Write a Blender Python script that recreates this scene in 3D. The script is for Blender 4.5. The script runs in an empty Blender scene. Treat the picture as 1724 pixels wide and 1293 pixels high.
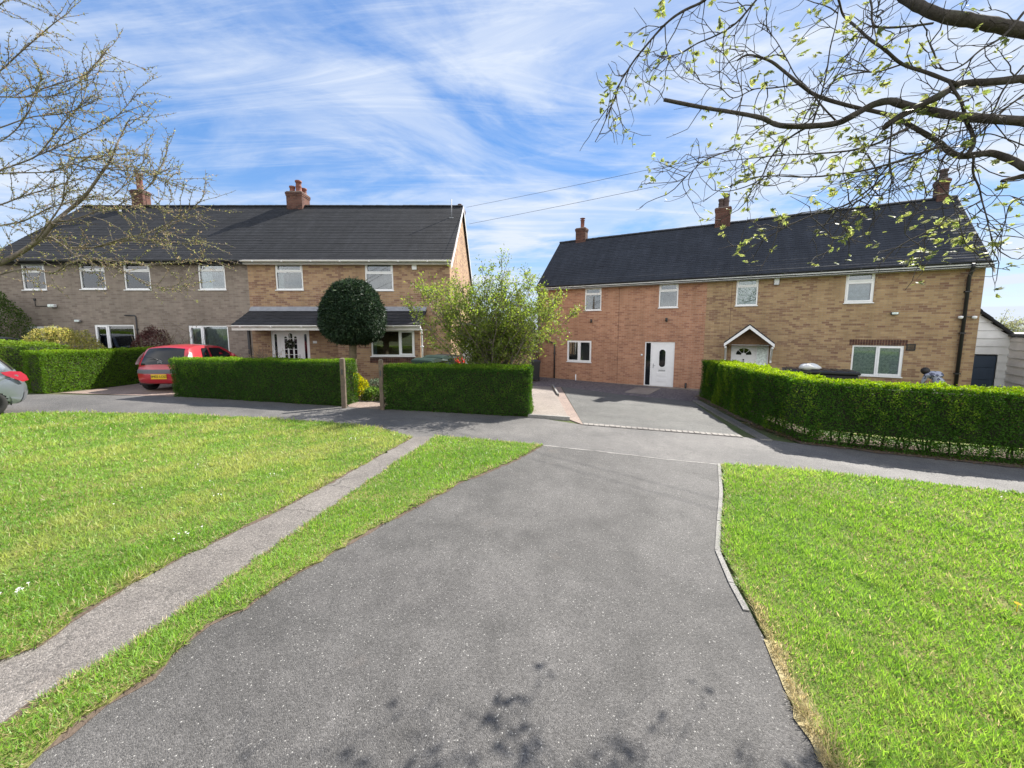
import bpy, math, random
import numpy as np
from mathutils import Vector, Matrix
R = math.radians
rng = np.random.default_rng(7)
random.seed(7)
S = bpy.context.scene
COL = S.collection

# ------------------------------------------------------------------ camera model (also used to measure the place)
FPX, CX, CY, PITCH = 660.0, 862.0, 626.0, R(6.4)
EYE = 2.1
cp, sp = math.cos(PITCH), math.sin(PITCH)
def ray(px, py):
    a, b = (px-CX)/FPX, (CY-py)/FPX
    return Vector((a, cp + sp*b, -sp + cp*b))
def zg(x, y):
    xs = min(max(x, -26), 26); ys = min(max(y, -12), 26)
    return -0.035*xs - 0.025*ys
def zgn(x, y):
    return -0.035*np.clip(x, -26, 26) - 0.025*np.clip(y, -12, 26)
def gp(px, py, dz=0.0):
    """ground point under a direction"""
    d = ray(px, py)
    t = EYE/(-(d.z + 0.035*d.x + 0.025*d.y))
    return (d.x*t, d.y*t, zg(d.x*t, d.y*t)+dz)
def at(px, py, Y):
    d = ray(px, py); t = Y/d.y
    return Vector((d.x*t, Y, EYE + d.z*t))

# ------------------------------------------------------------------ object helpers
def tag(o, label=None, cat=None, group=None, kind=None):
    if label: o['label'] = label
    if cat: o['category'] = cat
    if group: o['group'] = group
    if kind: o['kind'] = kind
    return o
def empty(name, loc=(0, 0, 0), rz=0.0):
    o = bpy.data.objects.new(name, None); COL.objects.link(o)
    o.location = loc; o.rotation_euler = (0, 0, rz); o.empty_display_size = .1
    return o
def copy_tree(o, parent=None):
    c = o.copy(); COL.objects.link(c)
    if parent is not None: c.parent = parent
    for ch in o.children: copy_tree(ch, c)
    return c

class MB:
    def __init__(s): s.v = []; s.f = []; s.sm = []
    def add(s, vs, fs, smooth=False):
        n = len(s.v); s.v += [tuple(p) for p in vs]
        s.f += [tuple(i+n for i in f) for f in fs]; s.sm += [smooth]*len(fs)
        return s
    def quad(s, a, b, c, d): return s.add([a, b, c, d], [(0, 1, 2, 3)])
    def box(s, x0, x1, y0, y1, z0, z1):
        v = [(x0,y0,z0),(x1,y0,z0),(x1,y1,z0),(x0,y1,z0),(x0,y0,z1),(x1,y0,z1),(x1,y1,z1),(x0,y1,z1)]
        return s.add(v, [(0,3,2,1),(4,5,6,7),(0,1,5,4),(1,2,6,5),(2,3,7,6),(3,0,4,7)])
    def cbox(s, x0, x1, y0, y1, z0, z1, c=.01):
        """box with chamfered edges"""
        xs, ys, zs = (x0, x1), (y0, y1), (z0, z1)
        P = {}
        v = []
        for i in (0, 1):
            for j in (0, 1):
                for k in (0, 1):
                    sx, sy, sz = (1 if i == 0 else -1), (1 if j == 0 else -1), (1 if k == 0 else -1)
                    for ax in range(3):
                        p = [xs[i], ys[j], zs[k]]
                        for a2, sg in ((0, sx), (1, sy), (2, sz)):
                            if a2 != ax: p[a2] += sg*c
                        P[i, j, k, ax] = len(v); v.append(tuple(p))
        f = []
        # the vertex tagged ax lies on the face whose normal axis is ax
        f.append([P[0,0,0,0],P[0,0,1,0],P[0,1,1,0],P[0,1,0,0]]); f.append([P[1,0,0,0],P[1,1,0,0],P[1,1,1,0],P[1,0,1,0]])
        f.append([P[0,0,0,1],P[1,0,0,1],P[1,0,1,1],P[0,0,1,1]]); f.append([P[0,1,0,1],P[0,1,1,1],P[1,1,1,1],P[1,1,0,1]])
        f.append([P[0,0,0,2],P[0,1,0,2],P[1,1,0,2],P[1,0,0,2]]); f.append([P[0,0,1,2],P[1,0,1,2],P[1,1,1,2],P[0,1,1,2]])
        for i in (0, 1):
            for j in (0, 1):
                f.append([P[i,j,0,0],P[i,j,1,0],P[i,j,1,1],P[i,j,0,1]])
                f.append([P[i,0,j,0],P[i,1,j,0],P[i,1,j,2],P[i,0,j,2]])
                f.append([P[0,i,j,1],P[1,i,j,1],P[1,i,j,2],P[0,i,j,2]])
                for k in (0, 1): f.append([P[i,j,k,0],P[i,j,k,1],P[i,j,k,2]])
        return s.add(v, f)
    def tube(s, pts, rad, n=6, cap=True, smooth=True):
        pts = [Vector(p) for p in pts]
        if isinstance(rad, (int, float)): rad = [rad]*len(pts)
        vs, fs = [], []
        up = Vector((0, 0, 1))
        prev = None
        for i, p in enumerate(pts):
            d = (pts[min(i+1, len(pts)-1)] - pts[max(i-1, 0)])
            if d.length < 1e-9: d = Vector((0, 0, 1))
            d.normalize()
            a = prev if prev is not None else (Vector((1, 0, 0)) if abs(d.z) > .9 else up)
            a = a - d*a.dot(d)
            if a.length < 1e-6: a = d.orthogonal()
            a.normalize(); prev = a; b = d.cross(a)
            for k in range(n):
                t = 2*math.pi*k/n
                vs.append(p + (a*math.cos(t) + b*math.sin(t))*rad[i])
        for i in range(len(pts)-1):
            for k in range(n):
                k2 = (k+1) % n
                fs.append((i*n+k, i*n+k2, (i+1)*n+k2, (i+1)*n+k))
        if cap:
            fs.append(tuple(range(n-1, -1, -1))); m = (len(pts)-1)*n
            fs.append(tuple(range(m, m+n)))
        return s.add(vs, fs, smooth)
    def lathe(s, prof, c=(0, 0, 0), n=16, axis='z', smooth=True, close=False):
        vs, fs = [], []
        for r, h in prof:
            for k in range(n):
                t = 2*math.pi*k/n
                a, b = r*math.cos(t), r*math.sin(t)
                p = (a, b, h) if axis == 'z' else ((a, h, b) if axis == 'y' else (h, a, b))
                vs.append((p[0]+c[0], p[1]+c[1], p[2]+c[2]))
        m = len(prof)
        for i in range(m-1 if not close else m):
            j = (i+1) % m
            for k in range(n):
                k2 = (k+1) % n
                fs.append((i*n+k, i*n+k2, j*n+k2, j*n+k))
        if not close:
            if prof[0][0] > 1e-5: fs.append(tuple(range(n-1, -1, -1)))
            if prof[-1][0] > 1e-5: fs.append(tuple(range((m-1)*n, m*n)))
        return s.add(vs, fs, smooth)
    def build(s, name, mat, parent=None, uv=True, loc=None):
        me = bpy.data.meshes.new(name)
        me.from_pydata(s.v, [], s.f)
        me.polygons.foreach_set('use_smooth', s.sm)
        if uv: box_uv(me)
        me.materials.append(mat); me.update()
        o = bpy.data.objects.new(name, me); COL.objects.link(o)
        if parent is not None: o.parent = parent
        if loc is not None: o.location = loc
        return o

def box_uv(me):
    ul = me.uv_layers.new(name='UVMap')
    uv = np.zeros((len(me.loops), 2), np.float32)
    for p in me.polygons:
        n = p.normal
        ax, ay, az = abs(n.x), abs(n.y), abs(n.z)
        for li in p.loop_indices:
            c = me.vertices[me.loops[li].vertex_index].co
            if az > .92: uv[li] = (c.x, c.y)
            elif ay >= ax: uv[li] = (c.x, c.z if az < .3 else (c.z/max(ay, .3)) )
            else: uv[li] = (c.y, c.z)
    ul.data.foreach_set('uv', uv.ravel())

def np_mesh(name, V, F, mat, parent=None, tint=None, smooth=False):
    """V (n,3); F (m,k) constant face size; tint (n,3)"""
    V = np.ascontiguousarray(V, np.float32); F = np.ascontiguousarray(F, np.int32)
    me = bpy.data.meshes.new(name)
    me.vertices.add(len(V)); me.vertices.foreach_set('co', V.ravel())
    m, k = F.shape
    me.loops.add(m*k); me.loops.foreach_set('vertex_index', F.ravel())
    me.polygons.add(m)
    me.polygons.foreach_set('loop_start', np.arange(0, m*k, k, dtype=np.int32))
    me.polygons.foreach_set('loop_total', np.full(m, k, np.int32))
    if smooth: me.polygons.foreach_set('use_smooth', np.ones(m, bool))
    if tint is not None:
        at_ = me.color_attributes.new('tint', 'FLOAT_COLOR', 'POINT')
        c = np.ones((len(V), 4), np.float32); c[:, :3] = tint
        at_.data.foreach_set('color', c.ravel())
    me.materials.append(mat)
    me.update(calc_edges=True); me.validate()
    o = bpy.data.objects.new(name, me); COL.objects.link(o)
    if parent is not None: o.parent = parent
    return o

def unit(a): return a/np.maximum(np.linalg.norm(a, axis=1, keepdims=True), 1e-9)
def leaf_arrays(P, D, N, L, W, fold=.12):
    """one folded diamond per leaf"""
    D = unit(D); Sd = unit(np.cross(D, N)); Nn = np.cross(Sd, D)
    L = np.broadcast_to(np.asarray(L, float), (len(P),))[:, None]; W = np.broadcast_to(np.asarray(W, float), (len(P),))[:, None]
    a = P; b = P + D*L*.45 + Sd*W*.5 + Nn*L*fold; c = P + D*L; d = P + D*L*.45 - Sd*W*.5 + Nn*L*fold
    V = np.stack([a, b, c, d], 1).reshape(-1, 3)
    F = np.arange(len(P)*4).reshape(-1, 4)
    return V, F
def wob(P, s, seed=0):
    """smooth pseudo-noise in about -1..1"""
    r = np.random.default_rng(seed); o = np.zeros(len(P))
    for i in range(7):
        k = r.normal(size=3)*s*(.6+.45*i); o += np.sin(P@k + r.uniform(0, 6.28))/(1+.35*i)
    return o/2.6
def pip(X, Y, poly):
    ins = np.zeros(len(X), bool); n = len(poly); j = n-1
    for i in range(n):
        xi, yi = poly[i][:2]; xj, yj = poly[j][:2]
        c = ((yi > Y) != (yj > Y)) & (X < (xj-xi)*(Y-yi)/(yj-yi+1e-12)+xi)
        ins ^= c; j = i
    return ins

# ------------------------------------------------------------------ materials
class NT:
    def __init__(s, name):
        s.m = bpy.data.materials.new(name); s.m.use_nodes = True
        s.t = s.m.node_tree; s.b = s.t.nodes['Principled BSDF']; s.out = s.t.nodes['Material Output']
    def n(s, typ, **kw):
        nd = s.t.nodes.new(typ)
        for k, v in kw.items():
            if k.startswith('i_'):
                key = k[2:].replace('_', ' ')
                nd.inputs[key].default_value = v
            else: setattr(nd, k, v)
        return nd
    def l(s, a, b): s.t.links.new(a, b)
    def ramp(s, fac, stops, interp='LINEAR'):
        r = s.n('ShaderNodeValToRGB'); r.color_ramp.interpolation = interp
        e = r.color_ramp.elements
        while len(e) < len(stops): e.new(.5)
        for x, (p, c) in zip(e, stops):
            x.position = p; x.color = (*c, 1) if not isinstance(c, (int, float)) else (c, c, c, 1)
        s.l(fac, r.inputs[0]); return r.outputs[0]
    def mix(s, fac, a, b, typ='MIX'):
        m = s.n('ShaderNodeMix', data_type='RGBA', blend_type=typ)
        for i, x in ((0, fac), (6, a), (7, b)):
            if isinstance(x, (int, float)): m.inputs[i].default_value = x if i == 0 else (x, x, x, 1)
            elif isinstance(x, tuple): m.inputs[i].default_value = (*x, 1)
            else: s.l(x, m.inputs[i])
        return m.outputs[2]
    def math(s, op, a, b=None, c=None):
        m = s.n('ShaderNodeMath', operation=op)
        for i, x in enumerate((a, b, c)):
            if x is None: continue
            if isinstance(x, (int, float)): m.inputs[i].default_value = x
            else: s.l(x, m.inputs[i])
        return m.outputs[0]
    def coord(s, what='Object', scale=(1, 1, 1), rot=(0, 0, 0)):
        t = s.n('ShaderNodeTexCoord'); mp = s.n('ShaderNodeMapping')
        mp.inputs['Scale'].default_value = scale; mp.inputs['Rotation'].default_value = rot
        s.l(t.outputs[what], mp.inputs[0]); return mp.outputs[0]
    def noise(s, vec, scale, detail=4, rough=.55, dist=0):
        nd = s.n('ShaderNodeTexNoise', i_Scale=scale, i_Detail=detail, i_Roughness=rough, i_Distortion=dist)
        s.l(vec, nd.inputs['Vector']); return nd.outputs['Fac']
    def voro(s, vec, scale, feature='F1', out='Distance'):
        nd = s.n('ShaderNodeTexVoronoi', feature=feature, i_Scale=scale)
        s.l(vec, nd.inputs['Vector']); return nd.outputs[out]
    def bump(s, h, strength=.3, dist=.01):
        b = s.n('ShaderNodeBump', i_Strength=strength, i_Distance=dist)
        s.l(h, b.inputs['Height']); s.l(b.outputs[0], s.b.inputs['Normal'])
    def col(s, c):
        if isinstance(c, tuple): s.b.inputs['Base Color'].default_value = (*c, 1)
        else: s.l(c, s.b.inputs['Base Color'])
    def set(s, rough=.6, metal=0, spec=.5, coat=0):
        s.b.inputs['Roughness'].default_value = rough; s.b.inputs['Metallic'].default_value = metal
        s.b.inputs['Specular IOR Level'].default_value = spec; s.b.inputs['Coat Weight'].default_value = coat
        return s

def plain(name, c, rough=.5, metal=0, spec=.5, coat=0, var=.12, scale=6):
    m = NT(name); v = m.coord()
    f = m.noise(v, scale, 5)
    m.col(m.mix(1.0, c, m.ramp(f, [(.25, 1-var), (.75, 1+var)]), 'MULTIPLY')); m.set(rough, metal, spec, coat)
    return m.m

def brick(name, light, mid, dark, mortar, darkness=.5, patch=.5):
    m = NT(name); uv = m.coord('UV')
    b = m.n('ShaderNodeTexBrick', offset=.5, squash=1.0)
    for k, v in (('Scale', 1.0), ('Brick Width', .235), ('Row Height', .078), ('Mortar Size', .007), ('Mortar Smooth', .3), ('Bias', 0)):
        b.inputs[k].default_value = v
    b.inputs['Color1'].default_value = (0, 0, 0, 1); b.inputs['Color2'].default_value = (1, 1, 1, 1); b.inputs['Mortar'].default_value = (.5, .5, .5, 1)
    m.l(uv, b.inputs['Vector']); light = tuple(x*1.04 for x in light)
    pn = m.noise(m.coord('UV', (.22, 1.5, 1)), 1.3, 6, .68)
    v = m.math('ADD', m.math('MULTIPLY', b.outputs['Color'], 1-patch), m.math('MULTIPLY', m.math('MULTIPLY_ADD', pn, 2.6, -.8), patch))
    v = m.math('ADD', v, darkness-.5)
    c = m.ramp(v, [(.0, light), (.45, mid), (.68, tuple(.45*x+.55*y for x, y in zip(mid, dark))), (.9, dark)])
    c = m.mix(b.outputs['Fac'], c, mortar)
    w = m.noise(uv, .55, 5, .6); vs = m.noise(m.coord('UV', (2.2, .18, 1)), 1.6, 5, .6)
    c = m.mix(1.0, c, m.ramp(vs, [(.30, .84), (.55, 1.02), (.75, 1.06)]), 'MULTIPLY')
    c = m.mix(1.0, c, m.ramp(w, [(.25, .82), (.75, 1.12)]), 'MULTIPLY')
    fine = m.noise(uv, 60, 3)
    c = m.mix(1.0, c, m.ramp(fine, [(.2, .85), (.8, 1.15)]), 'MULTIPLY')
    m.col(c); m.set(.9, spec=.2)
    m.bump(m.math('SUBTRACT', m.math('MULTIPLY', fine, .3), b.outputs['Fac']), .5, .006)
    return m.m

def tiles(name, c1, c2, roww=.24, lichen=.0):
    m = NT(name); uv = m.coord('UV')
    b = m.n('ShaderNodeTexBrick', offset=.5)
    for k, v in (('Scale', 1.0), ('Brick Width', roww), ('Row Height', .155), ('Mortar Size', .004), ('Bias', 0)): b.inputs[k].default_value = v
    b.inputs['Color1'].default_value = (*c1, 1); b.inputs['Color2'].default_value = (*c2, 1); b.inputs['Mortar'].default_value = (.012, .012, .014, 1)
    m.l(uv, b.inputs['Vector'])
    n1 = m.noise(uv, .5, 6, .65); n2 = m.noise(m.coord('UV', (3.2, .35, 1)), 1.2, 4)
    c = m.mix(1.0, b.outputs['Color'], m.ramp(n1, [(.3, .82), (.72, 1.2)]), 'MULTIPLY')
    c = m.mix(1.0, c, m.ramp(n2, [(.3, .8), (.7, 1.2)]), 'MULTIPLY')
    sp_ = m.noise(uv, 9, 5, .7)
    c = m.mix(m.ramp(sp_, [(.63, 0), (.72, lichen)]), c, (.16, .155, .12))
    m.col(c); m.set(.8, spec=.3)
    m.bump(m.noise(uv, 25, 3), .3, .01)
    return m.m

def tarmac(name, base, worn, fleck=1.0, cracks=0.0, scale=1.0, brown=(.16, .13, .11)):
    m = NT(name); v = m.coord()
    ag = m.n('ShaderNodeTexVoronoi', i_Scale=150*scale); m.l(v, ag.inputs['Vector'])
    lum = m.n('ShaderNodeSeparateColor'); m.l(ag.outputs['Color'], lum.inputs[0])
    big = m.noise(v, .55, 6, .62); mid = m.noise(v, 4.5, 5, .6)
    c = m.mix(m.ramp(m.math('ADD', m.math('MULTIPLY', big, .7), m.math('MULTIPLY', mid, .3)), [(.38, 0.0), (.66, 1.0)]), base, worn)
    c = m.mix(1.0, c, m.ramp(lum.outputs[0], [(0, .5), (.35, .88), (.8, 1.15), (1, 1.65)]), 'MULTIPLY')
    c = m.mix(m.ramp(lum.outputs[1], [(.990, 0), (.993, .65*fleck)]), c, (.42, .41, .38))
    pt = m.noise(v, .9, 6, .7, .6)
    c = m.mix(1.0, c, m.ramp(pt, [(.28, .80), (.5, 1.0), (.72, 1.2)]), 'MULTIPLY')
    st = m.noise(v, 1.6, 4, .5)
    c = m.mix(m.ramp(st, [(.66, 0), (.74, .22)]), c, brown)
    sp_ = m.voro(v, 2.3)
    c = m.mix(m.ramp(sp_, [(.012, .45*fleck), (.018, 0)]), c, (.5, .49, .46))
    h = m.math('SUBTRACT', m.math('MULTIPLY', mid, .25), ag.outputs['Distance'])
    if cracks:
        w = m.n('ShaderNodeTexVoronoi', feature='DISTANCE_TO_EDGE', i_Scale=1.7)
        dv = m.n('ShaderNodeTexNoise', i_Scale=3.0, i_Detail=5); m.l(v, dv.inputs['Vector'])
        vm = m.n('ShaderNodeMix', data_type='VECTOR'); vm.inputs[0].default_value = .22
        m.l(v, vm.inputs[4]); m.l(dv.outputs['Color'], vm.inputs[5]); m.l(vm.outputs[1], w.inputs['Vector'])
        msk = m.math('MULTIPLY', m.ramp(w.outputs['Distance'], [(.004, 1), (.016, 0)]), m.ramp(big, [(.45, 0), (.62, cracks)]))
        c = m.mix(msk, c, (.03, .028, .025))
    m.col(c); m.set(.78, spec=.45)
    m.bump(h, .75, .006)
    return m.m

def foliage(name, trans=.35, rough=.5, spec=.3):
    m = NT(name)
    a = m.n('ShaderNodeAttribute', attribute_name='tint')
    m.l(a.outputs['Color'], m.b.inputs['Base Color']); m.set(rough, spec=spec)
    tr = m.n('ShaderNodeBsdfTranslucent')
    hs = m.n('ShaderNodeHueSaturation', i_Saturation=1.15, i_Value=1.35, i_Hue=.49); m.l(a.outputs['Color'], hs.inputs['Color']); m.l(hs.outputs[0], tr.inputs[0])
    mx = m.n('ShaderNodeMixShader'); mx.inputs[0].default_value = trans
    m.l(m.b.outputs[0], mx.inputs[1]); m.l(tr.outputs[0], mx.inputs[2]); m.l(mx.outputs[0], m.out.inputs[0])
    return m.m

def glass(name, tint=(.75, .82, .82), refl=.12):
    m = NT(name)
    tr = m.n('ShaderNodeBsdfTransparent'); tr.inputs[0].default_value = (*tint, 1)
    gl = m.n('ShaderNodeBsdfGlossy', i_Roughness=.015); gl.inputs[0].default_value = (.95, .97, 1, 1)
    fr = m.n('ShaderNodeFresnel', i_IOR=1.5)
    mx = m.n('ShaderNodeMixShader'); m.l(m.math('MULTIPLY_ADD', fr.outputs[0], 1.3, refl), mx.inputs[0])
    m.l(tr.outputs[0], mx.inputs[1]); m.l(gl.outputs[0], mx.inputs[2]); m.l(mx.outputs[0], m.out.inputs[0])
    return m.m

M = {}
M['brick_brown'] = brick('brick_buff_brown', (.42, .285, .165), (.36, .235, .14), (.21, .115, .085), (.34, .265, .20), .50, .25)
M['brick_buff'] = brick('brick_buff_yellow', (.41, .29, .165), (.355, .24, .135), (.20, .11, .08), (.33, .26, .18), .47, .32)
M['brick_orange'] = brick('brick_orange', (.43, .235, .15), (.39, .20, .125), (.26, .125, .09), (.42, .30, .225), .35, .18)
M['brick_grey'] = brick('brick_grey', (.26, .218, .182), (.23, .188, .157), (.17, .136, .116), (.26, .228, .20), .35, .2)
M['brick_stack'] = brick('brick_chimney', (.145, .072, .055), (.11, .052, .042), (.06, .032, .028), (.12, .09, .075), .5, .3)
M['tile_left'] = tiles('roof_tiles_charcoal', (.015, .016, .018), (.023, .024, .027), .2, .35)
M['tile_right'] = tiles('roof_tiles_slate_grey', (.023, .026, .033), (.030, .034, .043), .2, .08)
M['tile_leanto'] = tiles('interlocking_tiles', (.022, .023, .027), (.034, .035, .04), .33, .0)
M['upvc'] = plain('white_upvc', (.8, .8, .81), .3, var=.05)
M['white_paint'] = plain('white_painted_board', (.72, .73, .74), .55, var=.1, scale=3)
M['gutter_white'] = plain('white_gutter_plastic', (.7, .68, .66), .4, var=.12)
M['black_plastic'] = plain('black_plastic', (.018, .018, .02), .4)
M['lead'] = plain('lead_flashing', (.24, .25, .28), .5, var=.2)
M['terracotta'] = plain('terracotta_pot', (.17, .062, .046), .8, var=.3)
M['pot_dark'] = plain('sooty_chimney_pot', (.075, .05, .045), .85, var=.3)
M['metal'] = plain('galvanised_metal', (.45, .46, .48), .4, .8)
M['dark_metal'] = plain('dark_metal', (.06, .06, .065), .45, .5)
M['concrete'] = tarmac('pale_concrete', (.19, .16, .138), (.26, .225, .197), .3, .3, 1.2)
M['concrete_edge'] = tarmac('concrete_edging_stone', (.19, .183, .172), (.27, .26, .24), .3, 0, 1.2)
M['setts'] = tarmac('stone_setts', (.18, .165, .15), (.26, .24, .22), .2, 0, 1.0)
M['brick_paver'] = tarmac('pink_block_paving', (.20, .145, .12), (.26, .20, .168), .2, 0, 1.0)
M['glass'] = glass('window_glass', (.80, .845, .845), .05)
M['glass_dark'] = plain('dark_tinted_glass', (.008, .010, .013), .04, spec=.4)
M['net'] = plain('net_curtain', (.36, .39, .41), .9, var=.25, scale=9)
M['frost'] = plain('frosted_patterned_film', (.72, .80, .77), .6, var=.45, scale=14)
M['blind'] = plain('roller_blind', (.36, .42, .42), .9, var=.06)
M['blind_grey'] = plain('slatted_blind', (.14, .145, .15), .7, var=.05)
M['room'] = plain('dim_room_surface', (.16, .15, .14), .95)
M['timber'] = plain('weathered_timber', (.11, .085, .06), .85, var=.35, scale=14)
M['timber_warm'] = plain('stained_timber', (.22, .12, .05), .6, var=.3, scale=12)
def bark(name, c, lich):
    m = NT(name); v = m.coord(); n1 = m.noise(v, 14, 7, .7); n2 = m.noise(m.coord('Object', (1, 1, .35)), 60, 4, .6); n3 = m.noise(v, 6, 5, .65)
    k = m.mix(1.0, c, m.ramp(n1, [(.3, .55), (.7, 1.5)]), 'MULTIPLY')
    k = m.mix(m.ramp(n3, [(.56, 0), (.68, .6)]), k, lich); m.col(k); m.set(.92, spec=.2)
    m.bump(m.math('ADD', n2, m.math('MULTIPLY', n1, 1.2)), 1.0, .012); return m.m
M['bark'] = bark('dark_bark', (.062, .054, .048), (.085, .092, .062))
M['bark_pale'] = bark('grey_brown_bark', (.16, .135, .115), (.17, .175, .11))
M['stem'] = plain('shrub_stem', (.15, .12, .075), .9, var=.35, scale=18)
M['hedge_core'] = plain('hedge_twigs', (.024, .028, .012), .95, var=.5, scale=20)
M['leaf'] = foliage('hedge_leaf', .42, .6, .16)
M['leaf_soft'] = foliage('young_leaf', .62, .5, .3)
M['needle'] = foliage('yew_leaf', .15, .5, .2)
M['grass'] = foliage('grass_blade', .5, .42, .3)
M['petal'] = plain('white_petal', (.8, .8, .75), .7)
M['yellow'] = plain('yellow_petal', (.75, .55, .02), .7)

def soil(name, c1, c2, green=None):
    m = NT(name); v = m.coord(); n = m.noise(v, 5, 7, .65); n2 = m.noise(v, .8, 4)
    c = m.mix(n, c1, c2)
    if green: c = m.mix(m.ramp(n2, [(.4, 0), (.6, 1)]), c, green)
    m.col(c); m.set(.95, spec=.15); m.bump(m.noise(v, 40, 4), .8, .02); return m.m
M['soil'] = soil('garden_soil', (.075, .055, .042), (.15, .115, .09))
M['turf'] = soil('turf_base', (.09, .14, .03), (.13, .17, .045), (.17, .17, .055))
M['ground'] = soil('rough_ground', (.07, .08, .035), (.11, .10, .06), (.06, .09, .03))
M['drive_tarmac'] = tarmac('driveway_tarmac', (.059, .0565, .054), (.108, .103, .0985), 1.0, 0.0)
M['pave_tarmac'] = tarmac('pavement_tarmac', (.082, .079, .077), (.138, .131, .124), .7, .4)
M['house_tarmac'] = tarmac('house_drive_tarmac', (.064, .0645, .062), (.108, .108, .10), .4, 0, 1.3)
M['path'] = tarmac('cracked_path', (.12, .108, .098), (.18, .163, .147), .6, .9, .8)
M['straw'] = soil('dry_thatch', (.26, .22, .12), (.36, .31, .18))
def gravel_mat():
    m = NT('slate_chippings'); v = m.coord()
    vr = m.n('ShaderNodeTexVoronoi', i_Scale=24); m.l(v, vr.inputs['Vector'])
    sc = m.n('ShaderNodeSeparateColor'); m.l(vr.outputs['Color'], sc.inputs[0])
    m.col(m.ramp(sc.outputs[0], [(0, (.04, .037, .045)), (.6, (.12, .105, .12)), (1, (.24, .21, .21))])); m.set(.8)
    m.bump(m.math('SUBTRACT', sc.outputs[1], vr.outputs['Distance']), 1, .04); return m.m
M['gravel'] = gravel_mat()
M['tyre'] = plain('tyre_rubber', (.018, .018, .018), .85, var=.2)
# ------------------------------------------------------------------ the ground and what is laid on it
def jag(pts, amp, step=.12, seed=0):
    """a polyline resampled and roughened (worn edges)"""
    r = np.random.default_rng(seed); out = []
    for i in range(len(pts)-1):
        a, b = np.array(pts[i][:2]), np.array(pts[i+1][:2]); L = np.linalg.norm(b-a); n = max(1, int(L/step))
        nrm = np.array([-(b-a)[1], (b-a)[0]])/max(L, 1e-6)
        for k in range(n):
            p = a+(b-a)*k/n
            out.append(tuple(p + nrm*r.normal()*amp*(1 if (i or k) else 0)))
    out.append(tuple(pts[-1][:2])); return out
def sheet(name, poly, dz, mat, kind='structure', skirt=0.0):
    mb = MB()
    top = [(p[0], p[1], zg(p[0], p[1])+dz) for p in poly]
    # keep it counter-clockwise
    A = sum(top[i][0]*top[(i+1) % len(top)][1]-top[(i+1) % len(top)][0]*top[i][1] for i in range(len(top)))
    if A < 0: top.reverse()
    mb.add(top, [tuple(range(len(top)))])
    if skirt:
        n = len(top)
        lo = [(x, y, z-skirt) for x, y, z in top]
        mb.add(top+lo, [(i, n+i, n+(i+1) % n, (i+1) % n) for i in range(n)])
    o = mb.build(name, mat, uv=False); tag(o, kind=kind); return o

g = MB()
xs = [-700, -200, -60, -26, -13, 0, 13, 26, 60, 200, 700]; ys = [-300, -80, -12, -4, 4, 12, 19, 26, 60, 200, 900]
g.add([(x, y, zg(x, y)-.012) for y in ys for x in xs],
      [(j*11+i, j*11+i+1, j*11+12+i, j*11+11+i) for j in range(10) for i in range(10)])
tag(g.build('ground', M['ground'], uv=False), kind='structure')

P = lambda *a: [gp(*q) for q in a]
# near edge of the pavement / far edge of the lawns
left_far = [(-16.5, -5), (-15.2, 1), (-13.6, 5), (-12.2, 7.6)] + P((0, 697), (150, 696), (300, 699), (450, 705), (560, 713), (640, 722), (693, 737))
path_l = P((693, 737), (599, 790), (459, 865), (319, 934), (239, 974), (135, 1034), (60, 1094), (0, 1114)) + [(-3.75, 1.0), (-4.6, -1.6), (-5.6, -5)]
path_r = P((736, 735), (589, 835), (449, 934), (319, 1024), (210, 1099), (100, 1159), (0, 1234)) + [(-3.1, .55), (-3.9, -1.8), (-4.8, -5)]
dr_l = P((913, 750), (860, 778), (778, 812), (688, 860), (589, 914), (519, 954), (464, 989), (409, 1024), (349, 1054), (289, 1104), (249, 1144), (175, 1184), (100, 1239), (40, 1291)) + [(-2.75, .4), (-3.4, -1.8), (-4.2, -5)]
dr_r = P((1213, 782), (1217, 830), (1214, 880), (1212, 930), (1236, 985), (1262, 1032), (1288, 1080), (1312, 1140), (1345, 1215), (1385, 1293)) + [(1.5, .6), (2.0, -1.8), (2.8, -5)]
right_far = P((1213, 782), (1300, 788), (1420, 800), (1560, 815), (1724, 834)) + [(12.5, 4.35), (24, .8)]
pav_far = [(-24, 13.2)] + P((-150, 669), (75, 664), (293, 667), (580, 684), (645, 688), (893, 702), (985, 716), (1250, 736), (1299, 741), (1325, 745), (1542, 768), (1724, 786)) + [(13.5, 6.9), (24, 3.6)]

lo_far = [(-24, -5), (-15.7, -5), (-14.3, 1), (-12.7, 4.8), (-11.4, 7.1)] + P((0, 720), (300, 720), (560, 735), (690, 750), (913, 752), (1213, 783), (1420, 815), (1724, 855)) + [(12.5, 3.9), (24, .2)]
sheet('pavement', lo_far + pav_far[::-1], .004, M['pave_tarmac'])
sheet('driveway', jag(dr_l, .012, seed=1) + jag(dr_r, .008, seed=2)[::-1], .009, M['drive_tarmac'])
sheet('path', jag(path_l, .02, seed=3) + jag(path_r, .02, seed=4)[::-1], .014, M['path'])

lawn_left = jag(left_far, .02, .2, 5) + jag(path_l, .025, .1, 6)[1:]
verge = jag(path_r, .025, .1, 7)[::-1] + jag(dr_l, .022, .08, 8)
edge_r = [(x+.04, y) for x, y, *_ in dr_r[:6]] + [(x+.02, y) for x, y, *_ in dr_r[6:]]
lawn_right = jag(right_far, .02, .2, 9)[::-1] + jag(edge_r, .014, .1, 10) + [(24, -5)]
sheet('lawn', lawn_left, .018, M['turf'], skirt=.03)
sheet('verge', verge, .022, M['turf'], skirt=.03)
sheet('lawn', lawn_right, .016, M['turf'], skirt=.03)

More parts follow.
